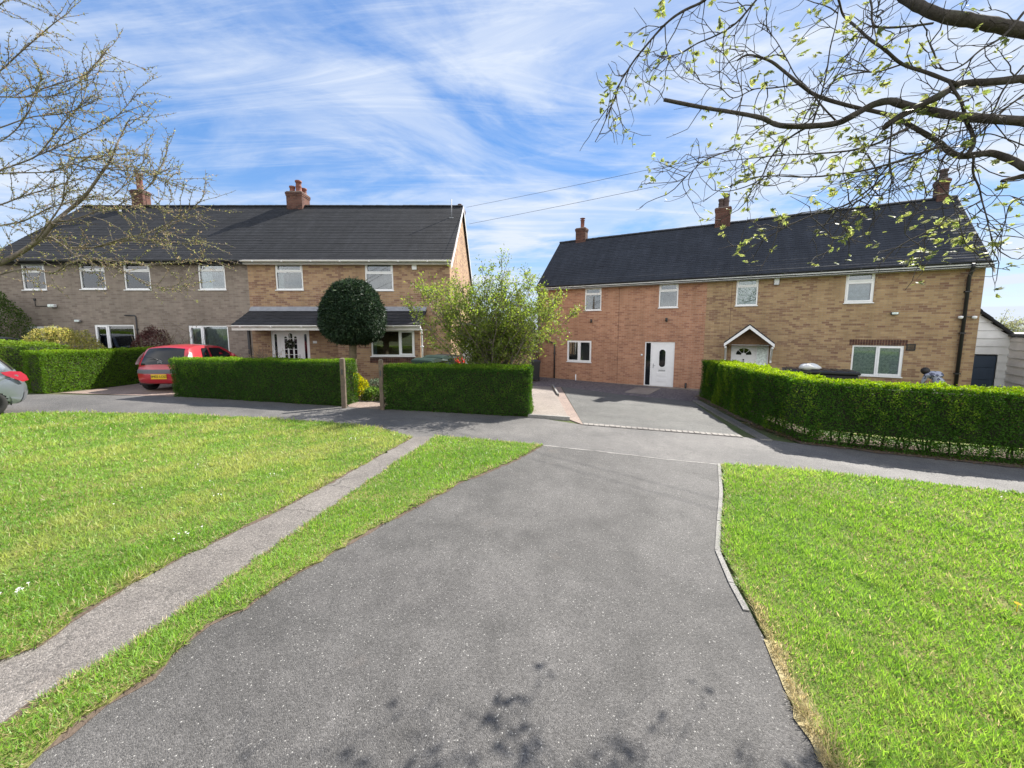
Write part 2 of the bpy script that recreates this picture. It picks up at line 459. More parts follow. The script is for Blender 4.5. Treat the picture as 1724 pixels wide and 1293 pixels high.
# worn soil lips along the grass edges
def lip(pts, wa, wb, dz, mat, seed):
    L = [Vector((p[0], p[1], 0)) for p in pts]; A_, B_ = [], []
    r = np.random.default_rng(seed)
    for i, p in enumerate(L):
        T = (L[min(i+1, len(L)-1)]-L[max(i-1, 0)]).normalized(); s = Vector((T.y, -T.x, 0)); A_.append(p+s*(wa+.4*wa*r.normal())); B_.append(p+s*(wb+.4*abs(wb)*r.normal()))
    return sheet('soil_strip', jag([tuple(v) for v in A_], .012, .09, seed)+jag([tuple(v) for v in B_], .012, .09, seed+1)[::-1], dz, mat)
lip(jag(dr_l, .0, .35, 1), -.04, .022, .0115, M['soil'], 31)
lip(jag(path_r, .0, .35, 1), -.05, .02, .0165, M['soil'], 33)
lip(jag(path_l, .0, .35, 1), -.03, .03, .0165, M['soil'], 35)
lip(jag(dr_r[6:11], .0, .3, 1), -.11, .012, .0172, M['straw'], 37)
# concrete edging between the driveway and the right lawn: separate stones in one kerb line
kb = MB(); kp = [Vector((p[0], p[1], 0)) for p in dr_r[:6]]
for i in range(len(kp)-1):
    a, b = kp[i], kp[i+1]; L = (b-a).length; n = max(1, round(L/.9)); d = (b-a)/n; s = Vector((d.y, -d.x, 0)).normalized()
    for k in range(n):
        p, q = a+d*(k+.006), a+d*(k+.994); h = .022+random.uniform(-.004, .004)
        c = [p, q, q+s*.046, p+s*.046]
        kb.add([(v.x, v.y, zg(v.x, v.y)-.02) for v in c]+[(v.x, v.y, zg(v.x, v.y)+h) for v in c],
               [(0,3,2,1),(4,5,6,7),(0,1,5,4),(1,2,6,5),(2,3,7,6),(3,0,4,7)])
tag(kb.build('kerb', M['concrete_edge'], uv=False), kind='structure')

# joint of the pavement with the driveway: a thin worn line of old edging flush with the tarmac
jl = P((915, 751), (1010, 761), (1110, 773), (1213, 783))
sheet('edging_strip', jag([(x, y+.03) for x, y, *_ in jl], .012, .1, 11)+jag([(x, y-.02) for x, y, *_ in jl], .012, .1, 12)[::-1], .0125, M['concrete_edge'])

# right house's drive
hd_front_l, hd_front_r = gp(982, 715), gp(1250, 736)
hd = P((982, 715), (1250, 736), (1166, 676), (1040, 664), (945, 651.5))
sheet('house_driveway', hd, .008, M['house_tarmac'])
# setts along its front
a, b = Vector(hd_front_l), Vector(hd_front_r); mb = MB(); n = 28; d = (b-a)/n; s = Vector((-d.y, d.x, 0)).normalized()
for k in range(n):
    w = .19+.02*random.random(); h = .020+.008*random.random()
    c = [a+d*(k+.04), a+d*(k+.90), a+d*(k+.90)+s*w, a+d*(k+.04)+s*w]
    c = [v-s*.07 for v in c]
    mb.add([(v.x, v.y, zg(v.x, v.y)-.02) for v in c]+[(v.x, v.y, zg(v.x, v.y)+h) for v in c], [(4,5,6,7),(0,1,5,4),(1,2,6,5),(2,3,7,6),(3,0,4,7)])
tag(mb.build('setts_strip', M['setts'], uv=False), kind='structure')
# pink block edging on its left, grey block edging on its right
sheet('block_edging', P((957, 706), (982, 716), (944, 652), (931, 652)), .014, M['brick_paver'], skirt=.03)
def block_row(name, pts, w, mat, size, h0):
    mb = MB()
    for i in range(len(pts)-1):
        a, b = Vector((*pts[i][:2], 0)), Vector((*pts[i+1][:2], 0)); n = max(1, round((b-a).length/size)); d = (b-a)/n; s = Vector((d.y, -d.x, 0)).normalized()
        for k in range(n):
            c = [a+d*(k+.02), a+d*(k+.97), a+d*(k+.97)+s*w, a+d*(k+.02)+s*w]; h = h0+random.uniform(-.004, .006)
            if (s.x*1.0) and True:
                mb.add([(v.x, v.y, zg(v.x, v.y)-.02) for v in c]+[(v.x, v.y, zg(v.x, v.y)+h) for v in c],
                   [(4,5,6,7),(0,1,5,4),(1,2,6,5),(2,3,7,6),(3,0,4,7),(7,6,5,4)])
    return tag(mb.build(name, mat, uv=False), kind='structure')
block_row('block_edging', P((1166, 675), (1281, 741)), -.24, M['concrete_edge'], .30, .03)
# concrete hardstanding left of the drive with its front edge stone
slab = P((895, 702), (957, 706), (930, 653), (895, 652))
sheet('concrete_slab', slab, .055, M['concrete'], skirt=.10)
q0, q1 = gp(889, 703), gp(959, 707.5)
kb = MB(); c = [Vector(q0), Vector(q1), Vector(q1)+Vector((.02, .10, 0)), Vector(q0)+Vector((.02, .10, 0))]
kb.add([(v.x, v.y, zg(v.x, v.y)-.02) for v in c]+[(v.x, v.y, zg(v.x, v.y)+.085) for v in c], [(4,5,6,7),(0,1,5,4),(1,2,6,5),(2,3,7,6),(3,0,4,7)])
tag(kb.build('edging_stone', M['concrete_edge'], uv=False), kind='structure')
up = P((929, 653), (938, 668)); kb = MB()
for (x, y, z), (x2, y2, z2) in [(up[0], up[1])]:
    kb.add([(x, y, z-.02), (x2, y2, z2-.02), (x2+.07, y2, z2-.02), (x+.07, y, z-.02), (x, y, z+.16), (x2, y2, z2+.12), (x2+.07, y2, z2+.12), (x+.07, y, z+.16)],
           [(4,5,6,7),(0,1,5,4),(1,2,6,5),(2,3,7,6),(3,0,4,7)])
tag(kb.build('edging_stone', M['concrete_edge'], uv=False), kind='structure')

# ------------------------------------------------------------------ houses
class Semi:
    def __init__(s, name, O, ang, label, group):
        s.O = Vector(O); s.a = ang; s.e = empty(name, O, ang)
        tag(s.e, label, 'house', group)
        s.u = Vector((math.cos(ang), math.sin(ang), 0)); s.n = Vector((-math.sin(ang), math.cos(ang), 0))
    def L(s, px, py, y0=0.0):
        d = ray(px, py); E = Vector((0, 0, EYE))
        t = (y0 + (s.O-E).dot(s.n))/d.dot(s.n)
        p = E + d*t - s.O
        return p.dot(s.u), p.z
    def rect(s, px0, px1, py0, py1, y0=0.0, slope=0):
        """facade rectangle; slope +1: lines fall to the right in the picture, -1: rise, 0: level"""
        if slope >= 0: a = s.L(px0, py0, y0); b = s.L(px1, py1, y0)
        else:
            c = s.L(px1, py0, y0); d = s.L(px0, py1, y0); return d[0], c[0], d[1], c[1]
        return a[0], b[0], b[1], a[1]

def wall_open(mb, x0, x1, z0, z1, ops, y=0.0, th=.12):
    X = sorted({x0, x1, *[o[0] for o in ops], *[o[1] for o in ops]}); Z = sorted({z0, z1, *[o[2] for o in ops], *[o[3] for o in ops]})
    X = [x for x in X if x0 <= x <= x1]; Z = [z for z in Z if z0 <= z <= z1]
    for i in range(len(X)-1):
        for j in range(len(Z)-1):
            cx, cz = (X[i]+X[i+1])/2, (Z[j]+Z[j+1])/2
            if any(o[0] < cx < o[1] and o[2] < cz < o[3] for o in ops): continue
            mb.quad((X[i], y, Z[j]), (X[i+1], y, Z[j]), (X[i+1], y, Z[j+1]), (X[i], y, Z[j+1]))
    for a, b, c, d in ops:
        mb.quad((a, y, c), (a, y, d), (a, y+th, d), (a, y+th, c)); mb.quad((b, y, c), (b, y+th, c), (b, y+th, d), (b, y, d))
        mb.quad((a, y, d), (b, y, d), (b, y+th, d), (a, y+th, d)); mb.quad((a, y, c), (a, y+th, c), (b, y+th, c), (b, y, c))

def ringbox(mb, x0, x1, z0, z1, w, y0, y1):
    mb.box(x0, x0+w, y0, y1, z0, z1); mb.box(x1-w, x1, y0, y1, z0, z1)
    mb.box(x0+w, x1-w, y0, y1, z1-w, z1); mb.box(x0+w, x1-w, y0, y1, z0, z0+w)
def window(hs, x0, x1, z0, z1, y=0.0, mull=None, trans=None, cover=None, cover_mat='net', opener=(), frame_mat='upvc', label=None, drop=1.0):
    mb = MB(); w = .052; ya, yb = y+.025, y+.095
    ringbox(mb, x0+.002, x1-.002, z0+.002, z1-.002, w, ya, yb)
    xsplit = [x0+w] + ([x0+(x1-x0)*m for m in mull] if mull else []) + [x1-w]
    zsplit = [z0+w] + ([z0+(z1-z0)*t for t in trans] if trans else []) + [z1-w]
    for m in xsplit[1:-1]: mb.box(m-.032, m+.032, ya+.004, yb-.004, z0+w, z1-w)
    cells = []
    for t in zsplit[1:-1]:
        mb.box(x0+w, x1-w, ya+.003, yb-.003, t-.03, t+.03)
    for i in range(len(xsplit)-1):
        for j in range(len(zsplit)-1):
            a = xsplit[i]+(.032 if i else 0); b = xsplit[i+1]-(.032 if i < len(xsplit)-2 else 0)
            c = zsplit[j]+(.03 if j else 0); d = zsplit[j+1]-(.03 if j < len(zsplit)-2 else 0)
            k = i*(len(zsplit)-1)+j
            if k in opener:
                ringbox(mb, a-.008, b+.008, c-.008, d+.008, .05, ya-.014, yb-.02); a += .04; b -= .04; c += .04; d -= .04
            cells.append((a, b, c, d))
    f = mb.build('window', M[frame_mat], hs.e)
    if label: f['label'] = label
    g = MB()
    for a, b, c, d in cells:
        g.box(a, b, y+.062, y+.068, c, d)
    g.build('pane', M['glass'], f, uv=False)
    s = MB(); s.cbox(x0-.03, x1+.03, y-.045, y+.022, z0-.035, z0+.0, .006); s.build('sill', M[frame_mat], f)
    if cover:
        cb = MB(); ztop = z1-.03
        if cover == 'film':
            for a, b, c, d in cells: cb.box(a, b, y+.071, y+.073, c, d)
            cb.build('window_film', M[cover_mat], f)
        elif cover == 'blind':
            zb = z1-(z1-z0)*drop; cb.box(x0+.03, x1-.03, y+.135, y+.14, zb, ztop); cb.build('roller_blind', M[cover_mat], f)
        elif cover == 'slats':
            k = int((z1-z0)/.05)
            for i in range(k):
                zz = z0+.03+i*.05; cb.add([(x0+.03, y+.13, zz), (x1-.03, y+.13, zz), (x1-.03, y+.16, zz+.03), (x0+.03, y+.16, zz+.03)], [(0,1,2,3)])
            cb.build('slatted_blind', M[cover_mat], f)
        else:
            def wavy(xa, xb, name):
                n = 28; v = []
                for i in range(n+1):
                    x = xa+(xb-xa)*i/n; yy = y+.17+.025*math.sin(i*1.9)
                    v += [(x, yy, z0+.02), (x, yy, ztop)]
                c2 = MB(); c2.add(v, [(2*i, 2*i+2, 2*i+3, 2*i+1) for i in range(n)], True); c2.build(name, M[cover_mat], f)
            if cover == 'net': wavy(x0+.02, x1-.02, 'net_curtain')
            if cover == 'left': wavy(x0+.02, x0+(x1-x0)*drop, 'curtain')
            if cover == 'sides': wavy(x0+.02, x0+(x1-x0)*.2, 'curtain'); wavy(x1-(x1-x0)*.2, x1-.02, 'curtain')
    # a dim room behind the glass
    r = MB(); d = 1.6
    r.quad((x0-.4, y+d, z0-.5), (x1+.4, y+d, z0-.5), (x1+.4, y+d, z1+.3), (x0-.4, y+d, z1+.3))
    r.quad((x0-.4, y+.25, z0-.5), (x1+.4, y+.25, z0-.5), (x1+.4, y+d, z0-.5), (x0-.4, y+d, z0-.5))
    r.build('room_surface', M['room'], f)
    return f

def slope(mb, xa, xb, y0, z0, y1, z1, course=.155, step=.009):
    Ln = math.hypot(y1-y0, z1-z0); n = max(2, round(Ln/course))
    ny, nz = -(z1-z0)/Ln, (y1-y0)/Ln
    if y1 < y0: ny, nz = (z1-z0)/Ln, -(y1-y0)/Ln
    for i in range(n):
        a, b = i/n, (i+1)/n; s = step*random.uniform(.75, 1.3)
        p = (y0+(y1-y0)*a+ny*s, z0+(z1-z0)*a+nz*s); q = (y0+(y1-y0)*b, z0+(z1-z0)*b); o = (y0+(y1-y0)*a-ny*.004, z0+(z1-z0)*a-nz*.004)
        m = 8; X = [xa+(xb-xa)*k/m for k in range(m+1)]; J = [random.uniform(-.003, .003) for _ in X]
        v = [(x, p[0], p[1]+j) for x, j in zip(X, J)] + [(x, q[0], q[1]) for x in X] + [(x, o[0], o[1]) for x in X]
        f = []
        for k in range(m):
            f += [(k, k+1, m+2+k, m+1+k), (2*m+2+k, 2*m+3+k, k+1, k)]
        if y1 < y0: f = [t[::-1] for t in f]
        mb.add(v, f)

def semi_shell(hs, W, dep, ez, rz, ops, wall_mat, tile_mat, gl, gr, zb=-.6, ov=.28, party=False, course=.155):
    mid = dep/2
    w = MB(); wall_open(w, 0, W, zb, ez, ops)
    w.quad((W, dep, zb), (0, dep, zb), (0, dep, ez), (W, dep, ez))
    zr_in = ez + (rz-ez)*1.0 - .06
    if gl: w.add([(0, 0, zb), (0, 0, ez), (0, mid, zr_in), (0, dep, ez), (0, dep, zb)], [(0, 1, 2, 3, 4)])
    if gr: w.add([(W, 0, zb), (W, dep, zb), (W, dep, ez), (W, mid, zr_in), (W, 0, ez)], [(0, 1, 2, 3, 4)])
    if party: w.add([(W, 0, zb), (W, dep, zb), (W, dep, ez), (W, mid, zr_in), (W, 0, ez)], [(0, 1, 2, 3, 4)])
    w.build('wall', M[wall_mat], hs.e)
    k = (rz-ez)/mid
    xa = -.09 if gl else 0.0; xb = W+.09 if gr else W
    r = MB(); ze = ez+.10-k*ov*.0; y0 = -ov; z0 = ez+.03-k*(ov-.10)
    slope(r, xa, xb, y0, z0+.06, mid, rz, course); slope(r, xa, xb, dep+ov, z0+.06, mid, rz, course)
    # underside and verges
    r.quad((xa, y0, z0), (xa, mid, rz-.09), (xb, mid, rz-.09), (xb, y0, z0)); r.quad((xa, dep+ov, z0), (xb, dep+ov, z0), (xb, mid, rz-.09), (xa, mid, rz-.09))
    for x in ((xa,) if gl else ())+((xb,) if gr else ()):
        r.add([(x, y0, z0), (x, mid, rz-.09), (x, dep+ov, z0), (x, dep+ov, z0+.06), (x, mid, rz), (x, y0, z0+.06)], [(0, 1, 4, 5), (1, 2, 3, 4)])
    roof = r.build('roof', M[tile_mat], hs.e)
    t = MB(); nr = int((xb-xa)/.33)
    for i in range(nr):
        x0 = xa+(xb-xa)*i/nr; x1 = xa+(xb-xa)*(i+1)/nr-.008; hh = random.uniform(-.006, .006)
        v = []
        for x, g_ in ((x0, 1.0), (x1, .94)):
            for q in range(7):
                an = math.pi*q/6; v.append((x, mid-.13*math.cos(an)*g_, rz-.05+hh+.105*math.sin(an)*g_))
        t.add(v, [(q, q+1, 8+q, 7+q) for q in range(6)]+[tuple(range(7))[::-1], tuple(range(7, 14))])
    t.build('ridge_tiles', M[tile_mat], roof)
    return dict(mid=mid, y0=y0, z0=z0, xa=xa, xb=xb, roof=roof)

def chimney(hs, x0, x1, y0, y1, zb, zt, pots, pot_mat='terracotta'):
    mb = MB(); mb.box(x0, x1, y0, y1, zb, zt-.17); mb.box(x0-.02, x1+.02, y0-.02, y1+.02, zt-.168, zt-.10); mb.box(x0-.035, x1+.035, y0-.035, y1+.035, zt-.099, zt)
    c = mb.build('chimney', M['brick_stack'], hs.e)
    f = MB(); f.cbox(x0-.01, x1+.01, y0-.01, y1+.01, zt+.002, zt+.05, .02); f.build('mortar_cap', M['concrete'], c)
    for (px, py, r, h, kind) in pots:
        p = MB()
        if kind == 'tall': prof = [(r*1.1, 0), (r*1.1, .06), (r*.92, .09), (r*.86, h*.45), (r*.98, h*.5), (r*.84, h*.56), (r*.8, h-.12), (r*1.02, h-.10), (r*1.02, h-.02), (r*.7, h), (r*.66, h-.1)]
        elif kind == 'cowl': prof = [(r, 0), (r, .05), (r*.85, .08), (r*.85, h*.72), (r*1.05, h*.74), (r*1.05, h*.78), (r*.55, h*.8), (r*.55, h*.88), (r*1.2, h*.9), (r*1.15, h*.95), (r*.3, h)]
        else: prof = [(r*1.05, 0), (r*1.05, .04), (r*.9, .07), (r*.82, h-.1), (r, h-.08), (r, h-.01), (r*.75, h), (r*.7, h-.08)]
        p.lathe(prof, (px, py, zt+.03), 14); p.build('chimney_pot', M[pot_mat], c)
    return c

def gutter(hs, x0, x1, y, z, mat, name='gutter', r=.06):
    mb = MB(); n = 8; v = []
    k = max(2, int((x1-x0)/2)); X = [x0+(x1-x0)*i/k for i in range(k+1)]
    for x in X:
        for i in range(n+1):
            t = math.pi+math.pi*i/n; v.append((x, y+r*math.cos(t), z+r*math.sin(t)))
        for i in range(n, -1, -1):
            t = math.pi+math.pi*i/n; v.append((x, y+(r-.006)*math.cos(t), z+(r-.006)*math.sin(t)))
    m = 2*n+2
    f = [(i*m+j, i*m+(j+1) % m, (i+1)*m+(j+1) % m, (i+1)*m+j) for i in range(k) for j in range(m)]
    f += [tuple(range(m)), tuple(range(k*m+m-1, k*m-1, -1))]
    mb.add(v, f)
    for x in np.arange(x0+.5, x1-.2, 1.15):  # brackets and unions
        mb.box(x-.022, x+.022, y-r-.006, y+r-.004, z-r-.008, z-.006)
    return mb.build(name, M[mat], hs.e)

def pipe(hs, pts, r, mat, name='downpipe'):
    mb = MB(); mb.tube(pts, r, 10)
    for i in range(len(pts)-1):
        a, b = Vector(pts[i]), Vector(pts[i+1]); L = (b-a).length
        if abs((b-a).z) > .9*L:
            for k in np.arange(.5, L, 1.4):
                p = a+(b-a)*(k/L); mb.box(p.x-r-.022, p.x+r+.022, p.y-r-.008, p.y+r+.02, p.z-.02, p.z+.02)
    return mb.build(name, M[mat], hs.e)

# ---- left pair
YL = 16.2
zbL = EYE-2.28
xl = at(8, 640, YL).x; xm = at(418.5, 480, YL).x; xr = at(759, 560, YL).x
ezL = at(600, 440, YL).z - zbL
HL = 4.05
rzL = at(600, 347, YL+HL).z - zbL
G = Semi('grey_brick_house', (xl, YL, zbL), 0.0, 'grey brick semi with dark roof behind the red car, left end of the left pair', 'brick semi-detached houses')
B = Semi('brown_brick_house', (xm, YL, zbL), 0.0, 'buff and brown brick semi with lean-to porch roof behind the clipped ball tree', 'brick semi-detached houses')
WG, WB = xm-xl, xr-xm
print('LEFT', 'WG %.2f WB %.2f eave %.2f ridge %.2f' % (WG, WB, ezL, rzL))

gw = []
for r_, kw in (((33, 79, 443, 488), dict(trans=[.68], cover='blind', cover_mat='net', drop=.98)), ((130.6, 179, 441.5, 487), dict(trans=[.70], cover='blind', cover_mat='blind', drop=.97)),
               ((205.6, 255, 441.5, 487.7), dict(trans=[.68], cover='sides', cover_mat='blind')), ((331.6, 380.7, 441.5, 487.7), dict(trans=[.70], cover='left', drop=.4)),
               ((158, 230.5, 546.7, 595.5), dict(mull=[.33], cover='blind', cover_mat='blind', drop=.68)), ((316.6, 387, 548, 595), dict(mull=[.35], cover='net')),
               ((44, 102, 549, 595), dict(mull=[.5], cover='net'))):
    gw.append((G.rect(*r_), kw))
info = semi_shell(G, WG, 2*HL, ezL, rzL, [q for q, _ in gw], 'brick_grey', 'tile_left', True, False)
for i, (q, kw) in enumerate(gw): window(G, *q, opener=((1,) if 'trans' in kw else (0,)), **kw)
# fascia and gutter
mb = MB(); mb.box(-.05, WG, -.24, -.215, ezL-.13, ezL+.02); mb.box(-.05, WG, -.213, -.003, ezL-.13, ezL-.10); mb.build('fascia', M['dark_metal'], G.e)
gutter(G, -.06, WG-.12, -.32, ezL-.015, 'black_plastic')
x_, z_ = G.L(6, 485); pipe(G, [(.12, -.30, ezL-.06), (.12, -.28, ezL-.2), (.12, -.07, ezL-.5), (.12, -.07, 0)], .04, 'black_plastic')
# reveal line where the two brick faces meet: brown house stands a little proud
def floodlight(hs, x, z, mat='metal', y=0, s=1.0):
    mb = MB(); mb.cbox(x-.13*s, x+.13*s, y-.16*s, y-.04*s, z-.05*s, z+.07*s, .015); mb.box(x-.03*s, x+.03*s, y-.04*s, y, z-.03, z+.03); o = mb.build('floodlight', M[mat], hs.e)
    g = MB(); g.cbox(x-.11*s, x+.11*s, y-.172*s, y-.161*s, z-.035*s, z+.055*s, .004); g.build('lamp_glass', M['frost'], o)
    return o
x_, z_ = G.L(92.5, 515.5); floodlight(G, x_, z_, 'white_paint')
mb = MB(); xa_, za_ = G.L(59, 505); mb.tube([(xa_, -.015, za_), (xa_, -.015, z_), (x_-.1, -.015, z_)], .012, 6); mb.box(xa_-.04, xa_+.04, -.03, 0, za_-.03, za_+.06); mb.build('cable', M['black_plastic'], G.e)
x_, z_ = G.L(134.5, 540.5); floodlight(G, x_, z_, 'metal', s=.8)
xa_, za_ = G.L(211, 531); xb_, zb_ = G.L(229.5, 533); xc_, zc_ = G.L(231.5, 590)
pipe(G, [(xa_, -.03, za_), (xb_-.05, -.03, za_), (xb_, -.03, za_-.06), (xb_, -.03, zc_)], .022, 'dark_metal')
# chimneys
def ridge_x(hs, px, py): return hs.L(px, py, HL)[0]
a_, b_ = ridge_x(G, 228, 340), ridge_x(G, 256, 340); zt = G.L(240, 322.5, HL)[1]
b_ = a_+.56; chimney(G, a_, b_, HL-.2, HL+.24, rzL-.7, zt, [((a_+b_)/2, HL+.02, .15, .85, 'cowl')])
# roof aerial pole and vent pipe
x_, z_ = G.L(260, 346, HL); mb = MB(); mb.tube([(x_, HL+.3, rzL-.4), (x_, HL+.3, rzL+1.3)], .014, 6); mb.build('aerial_pole', M['lead'], G.e)
x_, z_ = G.L(203, 356, HL-.5); mb = MB(); mb.tube([(x_, HL-.5, z_-.45), (x_, HL-.5, z_+.12)], .055, 10); mb.build('vent_pipe', M['white_paint'], G.e)

# ---- brown house
bw = [(B.rect(462, 511, 442.8, 488), dict(trans=[.68], opener=(1,), cover='left', drop=.22)), (B.rect(613.5, 662.6, 442, 489), dict(trans=[.62], opener=(1,)))]
dq = B.rect(454.5, 525, 547, 645); dq = (dq[0], dq[1], .06, 2.28)
semi_shell(B, WB, 2*HL, ezL, rzL, [q for q, _ in bw]+[dq], 'brick_brown', 'tile_left', False, True)
for q, kw in bw: window(B, *q, **kw)
mb = MB(); mb.box(-.02, WB+.08, -.245, -.215, ezL-.15, ezL+.02); mb.box(0, WB+.08, -.213, -.003, ezL-.15, ezL-.12); mb.build('fascia', M['gutter_white'], B.e)
gutter(B, -.05, WB+.1, -.315, ezL-.01, 'gutter_white')
k = (rzL-ezL)/HL; x = WB+.125
mb = MB()
for s_ in (0, 1):
    A = [(-.28, ezL-.02-k*.18), (HL, rzL-.0)] if s_ == 0 else [(2*HL+.28, ezL-.02-k*.18), (HL, rzL-.0)]
    (ya, za), (yb, zb_) = A
    mb.add([(x-.03, ya, za-.17), (x-.03, yb, zb_-.17), (x-.03, yb, zb_-.01), (x-.03, ya, za-.01), (x, ya, za-.17), (x, yb, zb_-.17), (x, yb, zb_-.01), (x, ya, za-.01)],
           [(0,1,2,3),(7,6,5,4),(0,4,5,1),(3,2,6,7),(0,3,7,4),(1,5,6,2)])
mb.build('bargeboard', M['upvc'], B.e)
x0, z0 = B.L(693.5, 441.6); x1, z1 = B.L(702, 454.5); mb = MB(); mb.cbox(x0, x1, -.07, 0, z1, z0-.02, .015); mb.build('alarm_box', M['upvc'], B.e)
a_, b_ = ridge_x(B, 487.5, 340)+.02, ridge_x(B, 514, 340); zt = B.L(500, 327, HL)[1]
chimney(B, a_, b_, HL-.32, HL+.45, rzL-.7, zt, [(a_+.2, HL-.08, .14, .32, 'short'), ((a_+b_)/2+.12, HL-.05, .15, .60, 'tall'), (b_-.17, HL+.28, .13, .34, 'short')])
a_, b_ = WB-.45, WB-.02
chimney(B, a_, b_, HL+.9, HL+1.7, rzL-1.5, rzL+.22, [((a_+b_)/2, HL+1.25, .11, .22, 'short')], 'pot_dark')
x_, z_ = B.L(760.5, 371, HL*.75); mb = MB(); mb.tube([(x_, HL*.75, ezL+(rzL-ezL)*.75-.05), (x_, HL*.75, ezL+(rzL-ezL)*.75+.85)], .022, 6); mb.box(x_-.1, x_+.1, HL*.75-.1, HL*.75+.02, ezL+(rzL-ezL)*.75-.06, ezL+(rzL-ezL)*.75+.0)
mb.build('aerial_pole', M['lead'], B.e)
# lean-to roof over door and bay
yg = -1.28
xa_, zgut = B.L(390, 549, yg); xb_, _ = B.L(707, 549, yg)
xt0, zfl = B.L(421, 522.5, -.02); xt1, _ = B.L(712, 522, -.02); zf2 = B.L(500, 516.5, 0)[1]
mb = MB(); n = 5; run = 1.28
xt0 = max(xt0, .03)
for i in range(n):
    a, b = i/n, (i+1)/n
    p = (yg+run*a-.02, zgut+.05+(zfl-zgut-.05)*a+.03); q = (yg+run*b-.01, zgut+.05+(zfl-zgut-.05)*b)
    X0a, X0b = xa_+(xt0-xa_)*a, xa_+(xt0-xa_)*b
    m = 26; v = []
    for kx in range(m+1):
        for (yy, zz, X0) in ((p[0], p[1]-.035, X0a), (p[0], p[1], X0a), (q[0], q[1], X0b)):
            x = X0+(xb_-X0)*kx/m; v.append((x, yy, zz+.012*(kx % 2)))
    mb.add(v, [f for kx in range(m) for f in ((kx*3, kx*3+3, kx*3+4, kx*3+1), (kx*3+1, kx*3+4, kx*3+5, kx*3+2))])
mb.quad((xa_, yg, zgut+.0), (xt0, -.02, zfl-.05), (xb_, -.02, zfl-.05), (xb_, yg, zgut+.0))
mb.add([(xa_, yg, zgut), (xa_, yg, zgut+.06), (xt0, -.02, zfl+.02), (xt0, -.02, zfl-.05)], [(0, 1, 2, 3)])
mb.add([(xb_, yg, zgut), (xb_, yg, zgut+.06), (xb_, -.02, zfl+.02), (xb_, -.02, zfl-.05)], [(3, 2, 1, 0)])
lr = mb.build('lean_to_roof', M['tile_leanto'], B.e)
mb = MB(); mb.quad((xt0, -.16, zfl-.03), (xb_, -.16, zfl-.03), (xb_, -.012, zf2), (xt0, -.012, zf2)); mb.quad((xt0, -.012, zf2), (xb_, -.012, zf2), (xb_, 0, zf2+.01), (xt0, 0, zf2+.01)); mb.build('flashing', M['lead'], B.e)
gutter(B, xa_-.1, xb_+.03, yg-.07, zgut+.02, 'gutter_white')
mb = MB(); mb.box(xa_, xb_, yg-.012, yg+.012, zgut-.16, zgut+.035); mb.box(xa_, xb_, yg+.014, -.005, zgut-.16, zgut-.135); mb.build('soffit', M['gutter_white'], B.e)
# bay under it
yb = -1.02
bx0 = B.L(571, 620, yb)[0]; bx1 = B.L(708.5, 600, yb)[0]
bq = B.rect(623.5, 698.5, 554, 599.5, yb); bq = (bq[0], bq[1], bq[2], min(bq[3], zgut-.15))
mb = MB(); wall_open(mb, bx0, bx1, -.6, zgut-.138, [bq], yb)
mb.quad((bx0, 0, -.6), (bx0, yb, -.6), (bx0, yb, zgut-.138), (bx0, 0, zgut-.138)); mb.quad((bx1, yb, -.6), (bx1, 0, -.6), (bx1, 0, zgut-.138), (bx1, yb, zgut-.138))
mb.build('bay_wall', M['brick_brown'], B.e)
f = window(B, *bq, y=yb, mull=[.655], opener=(1,), cover='left', drop=.1, cover_mat='net')
mb = MB()
for i in range(int((bq[1]-bq[0]+.1)/.075)):   # upright brick course below the window
    xx = bq[0]-.05+i*.075; mb.box(xx, xx+.066, yb-.012, yb+.0, bq[2]-.26, bq[2]-.04)
mb.build('soldier_course', M['brick_stack'], B.e)
pipe(B, [(bx1+.07, yg-.05, zgut-.05), (bx1+.07, yb-.06, zgut-.28), (bx1+.07, yb-.06, .0)], .035, 'upvc')
# timber post and frame at the left end of the porch
mb = MB(); px_ = B.L(422, 600, -.5)[0]; mb.cbox(max(px_, .05), max(px_, .05)+.09, -.62, -.53, .0, zgut-.15, .008); mb.build('porch_post', M['dark_metal'], B.e)

def poly_plate(mb, pts, y0, y1):
    n = len(pts); v = [(x, y0, z) for x, z in pts]+[(x, y1, z) for x, z in pts]
    mb.add(v, [tuple(range(n)), tuple(range(2*n-1, n-1, -1))]+[(i, n+i, n+(i+1) % n, (i+1) % n) for i in range(n)])
def archpts(cx, z0, z1, w, n=10, both=False):
    r = w/2; pts = []
    for i in range(n+1):
        t = math.pi*i/n; pts.append((cx+r*math.cos(t), z1-r+r*math.sin(t)))
    if both:
        for i in range(n+1):
            t = math.pi+math.pi*i/n; pts.append((cx+r*math.cos(t), z0+r+r*math.sin(t)))
    else: pts += [(cx-r, z0), (cx+r, z0)]
    return pts[::-1]
def handle(par, x, z, y, flip=1):
    mb = MB(); mb.cbox(x-.018, x+.018, y-.012, y, z-.11, z+.11, .004); mb.tube([(x, y-.012, z+.03), (x, y-.05, z+.03), (x+.1*flip, y-.05, z+.03)], .01, 8); return mb.build('handle', M['metal'], par)

